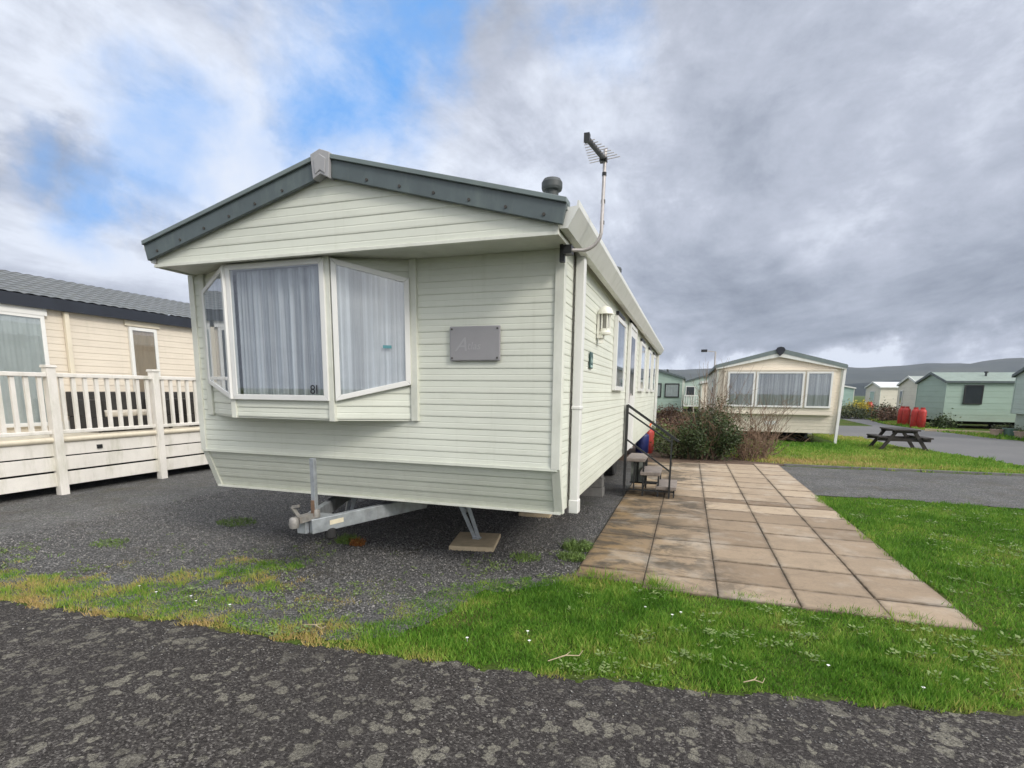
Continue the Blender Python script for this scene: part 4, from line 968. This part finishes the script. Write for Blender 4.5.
grass('verge_grass',strip,13500,.032,.0085,tint1,thin)
grass('lawn_grass',[(2.09,4.40),(3,4.40),(3,3.5),(6,4.2),(7.3,4.8),(7.3,9.6),(4.8,9.68),(3.3,9.8),(2.09,9.65)],4600,.038,.011,tint2,lambda x,y:np.clip(1.25-y*.055,.3,1))
grass('edge_grass',[(-.9,4.40),(2.16,4.28),(2.16,9.6),(2.03,9.6),(2.03,4.47),(-.88,4.62)],5200,.075,.009,tint1,lambda x,y:np.clip(vnoise(x,y,5,41)*1.6-.35,0,1))
grass('far_grass',[(1.6,13.95),(3.7,13.65),(5.3,13.75),(7.7,13.95),(7.7,15.9),(7.3,18.2),(6.5,20.2),(6.4,24),(5.0,25.3),(4.9,20.3),(.8,20.3),(.8,15)],900,.07,.03,tint3)
grass('far_verge_grass',[(11.6,25.5),(12.8,25.5),(12.5,33),(12.9,48),(12.5,48),(11,36.5),(11.0,30.8)],160,.10,.09,tint3)
# ---- loose stones
def stones(name,n,poly,z,size,label,mat):
    px=rng.uniform(min(p[0] for p in poly),max(p[0] for p in poly),n); py=rng.uniform(min(p[1] for p in poly),max(p[1] for p in poly),n)
    k=inpoly(px+(vnoise(px,py,5,1)-.5)*.2,py+(vnoise(px,py,5,2)-.5)*.2,poly); px,py=px[k],py[k]; n=len(px)
    base=np.array([(1,0,0),(-1,0,0),(0,1,0),(0,-1,0),(0,0,1),(0,0,-1)],float)
    F=np.array([(0,2,4),(2,1,4),(1,3,4),(3,0,4),(2,0,5),(1,2,5),(3,1,5),(0,3,5)])
    s=size*rng.uniform(.5,1.4,(n,1,1)); ax=rng.uniform(.6,1.2,(n,1,3)); ax[:,:,2]*=.6
    V=(base[None]*s*ax+rng.normal(0,.12,(n,6,3))*s); th=rng.uniform(0,2*PI,n); c_,s_=np.cos(th)[:,None],np.sin(th)[:,None]
    X=V[:,:,0]*c_-V[:,:,1]*s_; Y=V[:,:,0]*s_+V[:,:,1]*c_; tl=rng.normal(0,.5,n)[:,None]; Z=V[:,:,2]*np.cos(tl)+X*np.sin(tl)*.5
    V=np.stack([X+px[:,None],Y+py[:,None],Z+z+size*.2],2)
    FF=(F[None]+np.arange(n)[:,None,None]*6).reshape(-1,3)
    me=bpy.data.meshes.new(name); me.vertices.add(6*n); me.vertices.foreach_set('co',V.reshape(-1)); me.loops.add(24*n); me.loops.foreach_set('vertex_index',FF.reshape(-1).astype(np.int32))
    me.polygons.add(8*n); me.polygons.foreach_set('loop_start',np.arange(0,24*n,3,dtype=np.int32)); me.polygons.foreach_set('loop_total',np.full(8*n,3,dtype=np.int32)); me.update()
    t=np.repeat(rng.random(n)**1.6,6).astype(np.float32); at=me.attributes.new('tint','FLOAT','POINT'); at.data.foreach_set('value',t)
    me.materials.append(mat); o=bpy.data.objects.new(name,me); COL.objects.link(o); o['kind']='stuff'; tag(o,label,'gravel')
m,nt,b=newmat('loose_stone'); a=N(nt,'ShaderNodeAttribute'); a.attribute_name='tint'
L(nt,ramp(nt,a.outputs['Fac'],[(0,(.065,.064,.064)),(.45,(.145,.143,.141)),(.8,(.21,.205,.20)),(1,(.31,.295,.27))]).outputs[0],b.inputs['Base Color']); b.inputs['Roughness'].default_value=.7
M['stone']=m
padpoly=[p for p in ge if p[0]>=-5.6]+[(-.9,4.5),(-.9,9.0),(-9,9.0),(-9,2.6)]
stones('loose_gravel',75000,[(-7,2.72)]+padpoly[:-4]+[(-.9,7.5),(-7,7.5)],.010,.0095,'loose dark grey stones covering the caravan pitch',M['stone'])
stones('road_grit',5200,[(-6,1.9),(-3,2.2),(0,2.5),(2.2,3.0),(2.2,3.35),(0,2.92),(-3,2.68),(-6,2.40)],.006,.0055,'small grit and loose chippings along the edge of the road',M['stone'])
lw=MB(); cnt=0
while cnt<420:
    x=random.uniform(-4.6,5.5); y=random.uniform(2.6,9.3)
    e_=np.interp(x,[p[0] for p in edge],[p[1] for p in edge]); g_=np.interp(x,[p[0] for p in ge],[p[1] for p in ge])
    ok=(y>e_+.05) and ((x<-.95 and y<g_) or (-.95<=x<2.1 and y<4.35) or x>2.15)
    if not ok or mnoise.noise(Vector((x*1.1,y*1.1,7)))<-.05: continue
    cnt+=1; rr_=random.uniform(.03,.085)
    for k in range(random.randint(7,16)):
        a=random.random()*2*PI; q=rr_*random.random(); P=Vector((x+q*math.cos(a),y+q*math.sin(a),.018+random.random()*.018)); d=Vector((math.cos(a),math.sin(a),random.uniform(0,.5)))*random.uniform(.018,.034); u=Vector((-math.sin(a),math.cos(a),0))*random.uniform(.006,.012)
        lw.quad(P,P+d*.5+u,P+d,P+d*.5-u)
gm=MB()
for k in range(900):
    x=random.uniform(-6.5,-1.0); g_=np.interp(x,[p[0] for p in ge],[p[1] for p in ge]); y=g_+abs(random.gauss(0,.55))-.15
    if y>6 or mnoise.noise(Vector((x*1.9,y*1.9,2)))<.02: continue
    rr_=random.uniform(.01,.05)
    for q_ in range(random.randint(4,10)):
        a=random.random()*2*PI; q=rr_*random.random(); P=Vector((x+q*math.cos(a),y+q*math.sin(a),.02+random.random()*.014)); leaf_quad(gm,P,.016,.8)
gmo=gm.build('gravel_moss','leafbroad'); gmo['kind']='stuff'; tag(gmo,'moss and seedlings sprinkled over the gravel next to the grass strip','moss')
lo_=lw.build('lawn_weeds','leafbroad'); lo_['kind']='stuff'; tag(lo_,'small broad leaved weeds scattered through the turf','weeds')
# ---- litter: daisies, twigs
def daisy(x,y,k):
    d=MB(); d.tube([(0,0,0),(0,0,.03)],.0012,4)
    for j in range(8):
        a=j*PI/4; ca,sa=math.cos(a),math.sin(a); d.quad((0,0,.030),(ca*.007-sa*.003,sa*.007+ca*.003,.031),(ca*.012,sa*.012,.032),(ca*.007+sa*.003,sa*.007-ca*.003,.031))
    return d
dm=plain('daisy_petal',(.85,.85,.82),.7,var=.02)
first=None
for k,(x,y) in enumerate(((-3.95,2.95),(-3.62,2.98),(-3.5,2.92),(-3.2,2.95),(-4.2,3.0),(-.22,3.98),(-.02,3.90),(.04,3.97),(-.95,3.28),(-.9,3.15),(-1.3,3.05),(.9,3.45),(2.6,6.1),(2.9,5.4),(1.35,3.35))):
    if first is None: first=daisy(0,0,0).build('daisy',dm); o=first
    else: o=first.copy(); COL.objects.link(o)
    o.location=(x,y,0); tag(o,'tiny white daisy flowering in the short grass','daisy','daisies in the grass')
for (x,y,rz,l_,lab) in ((-.62,3.0,R(35),.24,'pale dead stalk lying on the grass edge near the road'),(-2.35,2.84,R(-8),.2,'thin dry stem lying in the yellowed grass strip'),(.45,3.08,R(10),.12,'short dry twig on the grass by the road edge')):
    t_=MB(); t_.tube([(-l_/2,0,.03),(0,.01,.045),(l_*.35,-.004,.038),(l_/2,.02,.055)],[.0028,.004,.003,.0015],6); t_.tube([(0,.01,.045),(l_*.2,.04,.05)],[.003,.0015],5); o=t_.build('dead_stalk','straw'); o.location=(x,y,0); o.rotation_euler=(0,0,rz); tag(o,lab,'twig')
# ================================================================ CAMERA
Rm=[[0.9495214,-0.0594284,0.3080218],[0.313488,0.1434606,-0.9386929],[0.011596,0.9878701,0.154849]]
cd=bpy.data.cameras.new('camera'); cam=bpy.data.objects.new('camera',cd); COL.objects.link(cam)
mw=Matrix(Rm).to_4x4(); mw.translation=Vector((0,0,1.65)); cam.matrix_world=mw
cd.sensor_width=36; cd.lens=530/1024*36; cd.shift_y=90/1024; cd.clip_start=.05; cd.clip_end=6000; S.camera=cam
hz=bpy.data.materials.new('haze'); hz.use_nodes=True; hn=hz.node_tree; hn.nodes.remove(hn.nodes['Principled BSDF'])
pv=hn.nodes.new('ShaderNodeVolumePrincipled'); pv.inputs['Color'].default_value=(.78,.86,1,1); pv.inputs['Density'].default_value=.00015; pv.inputs['Anisotropy'].default_value=.2
hn.links.new(pv.outputs[0],hn.nodes['Material Output'].inputs['Volume'])
ho=MB().box(-3300,3300,-3300,3300,-3.2,175).build('haze',hz); ho['kind']='stuff'; ho['label']='thin pale air haze over the whole holiday park and the hills'; ho['category']='haze'
# ================================================================ LIGHT + SKY
SD=Vector((.80,-.42,.62)).normalized()
sl=bpy.data.lights.new('sun','SUN'); sl.energy=1.5; sl.angle=R(14); sl.color=(1,.935,.84)
so_=bpy.data.objects.new('sun',sl); COL.objects.link(so_); so_.rotation_euler=SD.to_track_quat('Z','Y').to_euler()
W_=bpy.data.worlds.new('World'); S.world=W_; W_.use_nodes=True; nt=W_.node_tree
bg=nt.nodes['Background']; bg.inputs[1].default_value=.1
sky=N(nt,'ShaderNodeTexSky'); sky.sky_type='NISHITA'; sky.sun_disc=False; sky.sun_elevation=math.asin(SD.z); sky.sun_rotation=math.atan2(SD.x,SD.y)
tc=N(nt,'ShaderNodeTexCoord').outputs['Generated']
sp=N(nt,'ShaderNodeSeparateXYZ'); L(nt,tc,sp.inputs[0]); Z=sp.outputs[2]
zc=math_(nt,'ADD',math_(nt,'MAXIMUM',Z,0.),.13)
cv=N(nt,'ShaderNodeCombineXYZ'); L(nt,math_(nt,'DIVIDE',sp.outputs[0],zc),cv.inputs[0]); L(nt,math_(nt,'DIVIDE',sp.outputs[1],zc),cv.inputs[1])
P0=cv.outputs[0]
rot=N(nt,'ShaderNodeMapping'); rot.inputs['Rotation'].default_value=(0,0,R(35)); rot.inputs['Scale'].default_value=(.95,.42,1.); rot.inputs['Location'].default_value=(4.3,1.7,2.); L(nt,P0,rot.inputs[0])
big=noise(nt,P0,.45,3,.5,.2)
med=noise(nt,rot.outputs[0],1.05,14,.64,.30)
mp2=N(nt,'ShaderNodeMapping'); mp2.inputs['Location'].default_value=(9.3,5.7,1.); mp2.inputs['Scale'].default_value=(1,1,1.9); L(nt,tc,mp2.inputs[0])
fin=noise(nt,mp2.outputs[0],5.,12,.66,.25)
# warped direction for the irregular cloud gaps
wn=N(nt,'ShaderNodeTexNoise'); wn.inputs['Scale'].default_value=4.5; wn.inputs['Detail'].default_value=7; wn.inputs['Roughness'].default_value=.6; L(nt,tc,wn.inputs['Vector'])
wv=N(nt,'ShaderNodeVectorMath'); wv.operation='SUBTRACT'; wv.inputs[1].default_value=(.5,.5,.5); L(nt,wn.outputs['Color'],wv.inputs[0])
w3=N(nt,'ShaderNodeVectorMath'); w3.operation='MULTIPLY_ADD'; w3.inputs[1].default_value=(.36,.36,.30); L(nt,wv.outputs[0],w3.inputs[0]); L(nt,tc,w3.inputs[2])
D=w3.outputs[0]
def blob(d,r0,r1,sx=1.,sz=1.):
    s=N(nt,'ShaderNodeVectorMath'); s.operation='SUBTRACT'; s.inputs[1].default_value=d; L(nt,D,s.inputs[0])
    m_=N(nt,'ShaderNodeVectorMath'); m_.operation='MULTIPLY'; m_.inputs[1].default_value=(sx,sx,sz); L(nt,s.outputs[0],m_.inputs[0])
    l=N(nt,'ShaderNodeVectorMath'); l.operation='LENGTH'; L(nt,m_.outputs[0],l.inputs[0])
    mr=N(nt,'ShaderNodeMapRange'); mr.interpolation_type='SMOOTHSTEP'; mr.inputs[1].default_value=r1; mr.inputs[2].default_value=r0; L(nt,l.outputs['Value'],mr.inputs[0]); return mr.outputs[0]
gap=None
for d,r0,r1,w_ in (((-.505,.735,.462),.05,.21,1.),((-.40,.77,.53),.03,.15,.95),((-.722,.606,.335),.02,.14,.72),((-.79,.553,.262),.0,.11,.9),((-.166,.84,.52),.0,.10,.65),((-.83,.48,.30),.0,.07,.55),((-.62,.70,.36),.0,.10,.3)):
    b_=math_(nt,'MULTIPLY',blob(d,r0,r1),w_); gap=b_ if gap is None else math_(nt,'MAXIMUM',gap,b_)
wisp=ramp(nt,fin,[(.36,1.),(.68,.45)]).outputs[0]
gap=math_(nt,'MULTIPLY',gap,wisp)
# cloud tone : dark grey-blue undersides to white
right=N(nt,'ShaderNodeMapRange'); right.inputs[1].default_value=-.75; right.inputs[2].default_value=.05; L(nt,sp.outputs[0],right.inputs[0])
tone=math_(nt,'ADD',math_(nt,'MULTIPLY',med,.85),math_(nt,'MULTIPLY',big,.20))
tone=math_(nt,'ADD',tone,math_(nt,'MULTIPLY',fin,.55))
tone=math_(nt,'SUBTRACT',tone,math_(nt,'MULTIPLY',right.outputs[0],.05))
low=blob((.22,.965,.15),.05,.42,.55,2.4); tone=math_(nt,'SUBTRACT',tone,math_(nt,'MULTIPLY',low,.19))
tone=math_(nt,'SUBTRACT',tone,math_(nt,'MULTIPLY',blob((-.81,.51,.31),.02,.13,1.,2.2),.22))
tone=math_(nt,'ADD',tone,math_(nt,'MULTIPLY',blob((.14,.99,.045),.01,.30,.5,6.),.36))
tone=math_(nt,'ADD',tone,math_(nt,'MULTIPLY',blob((-.66,.72,.30),.05,.42,1.,1.5),.15))
cc=ramp(nt,tone,[(.47,(1.75,2.02,2.55)),(.62,(2.65,2.95,3.6)),(.76,(3.7,4.0,4.75)),(.92,(5.7,6.1,6.9))]).outputs[0]
blue=mix(nt,.55,(1.15,2.7,6.6),sky.outputs[0]) 
blue=mix(nt,.7,blue,(1.15,3.35,7.2))
col=mix(nt,gap,cc,blue)
# overcast sky grows brighter overhead and toward the veiled sun (both out of frame)
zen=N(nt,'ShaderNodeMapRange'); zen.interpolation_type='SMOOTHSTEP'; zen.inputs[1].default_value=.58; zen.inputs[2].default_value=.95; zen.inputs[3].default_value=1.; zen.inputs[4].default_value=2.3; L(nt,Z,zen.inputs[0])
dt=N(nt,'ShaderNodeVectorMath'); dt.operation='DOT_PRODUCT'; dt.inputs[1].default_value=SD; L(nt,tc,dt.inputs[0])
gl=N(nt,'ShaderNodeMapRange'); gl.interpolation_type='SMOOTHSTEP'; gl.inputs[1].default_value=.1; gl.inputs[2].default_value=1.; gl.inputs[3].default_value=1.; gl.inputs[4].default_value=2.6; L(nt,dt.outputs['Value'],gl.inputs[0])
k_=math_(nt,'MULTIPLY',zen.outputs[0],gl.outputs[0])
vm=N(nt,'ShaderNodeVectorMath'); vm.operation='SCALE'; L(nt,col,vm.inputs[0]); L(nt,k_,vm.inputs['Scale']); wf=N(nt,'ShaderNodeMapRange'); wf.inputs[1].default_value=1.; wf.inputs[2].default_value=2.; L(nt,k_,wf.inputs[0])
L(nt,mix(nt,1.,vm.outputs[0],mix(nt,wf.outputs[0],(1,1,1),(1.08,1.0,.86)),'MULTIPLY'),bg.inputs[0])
vs=S.view_settings; vs.view_transform='Standard'; vs.look='None'; vs.gamma=1; vs.exposure=.55; vs.use_curve_mapping=False
S.render.engine='CYCLES'; S.render.resolution_x=1024; S.render.resolution_y=768
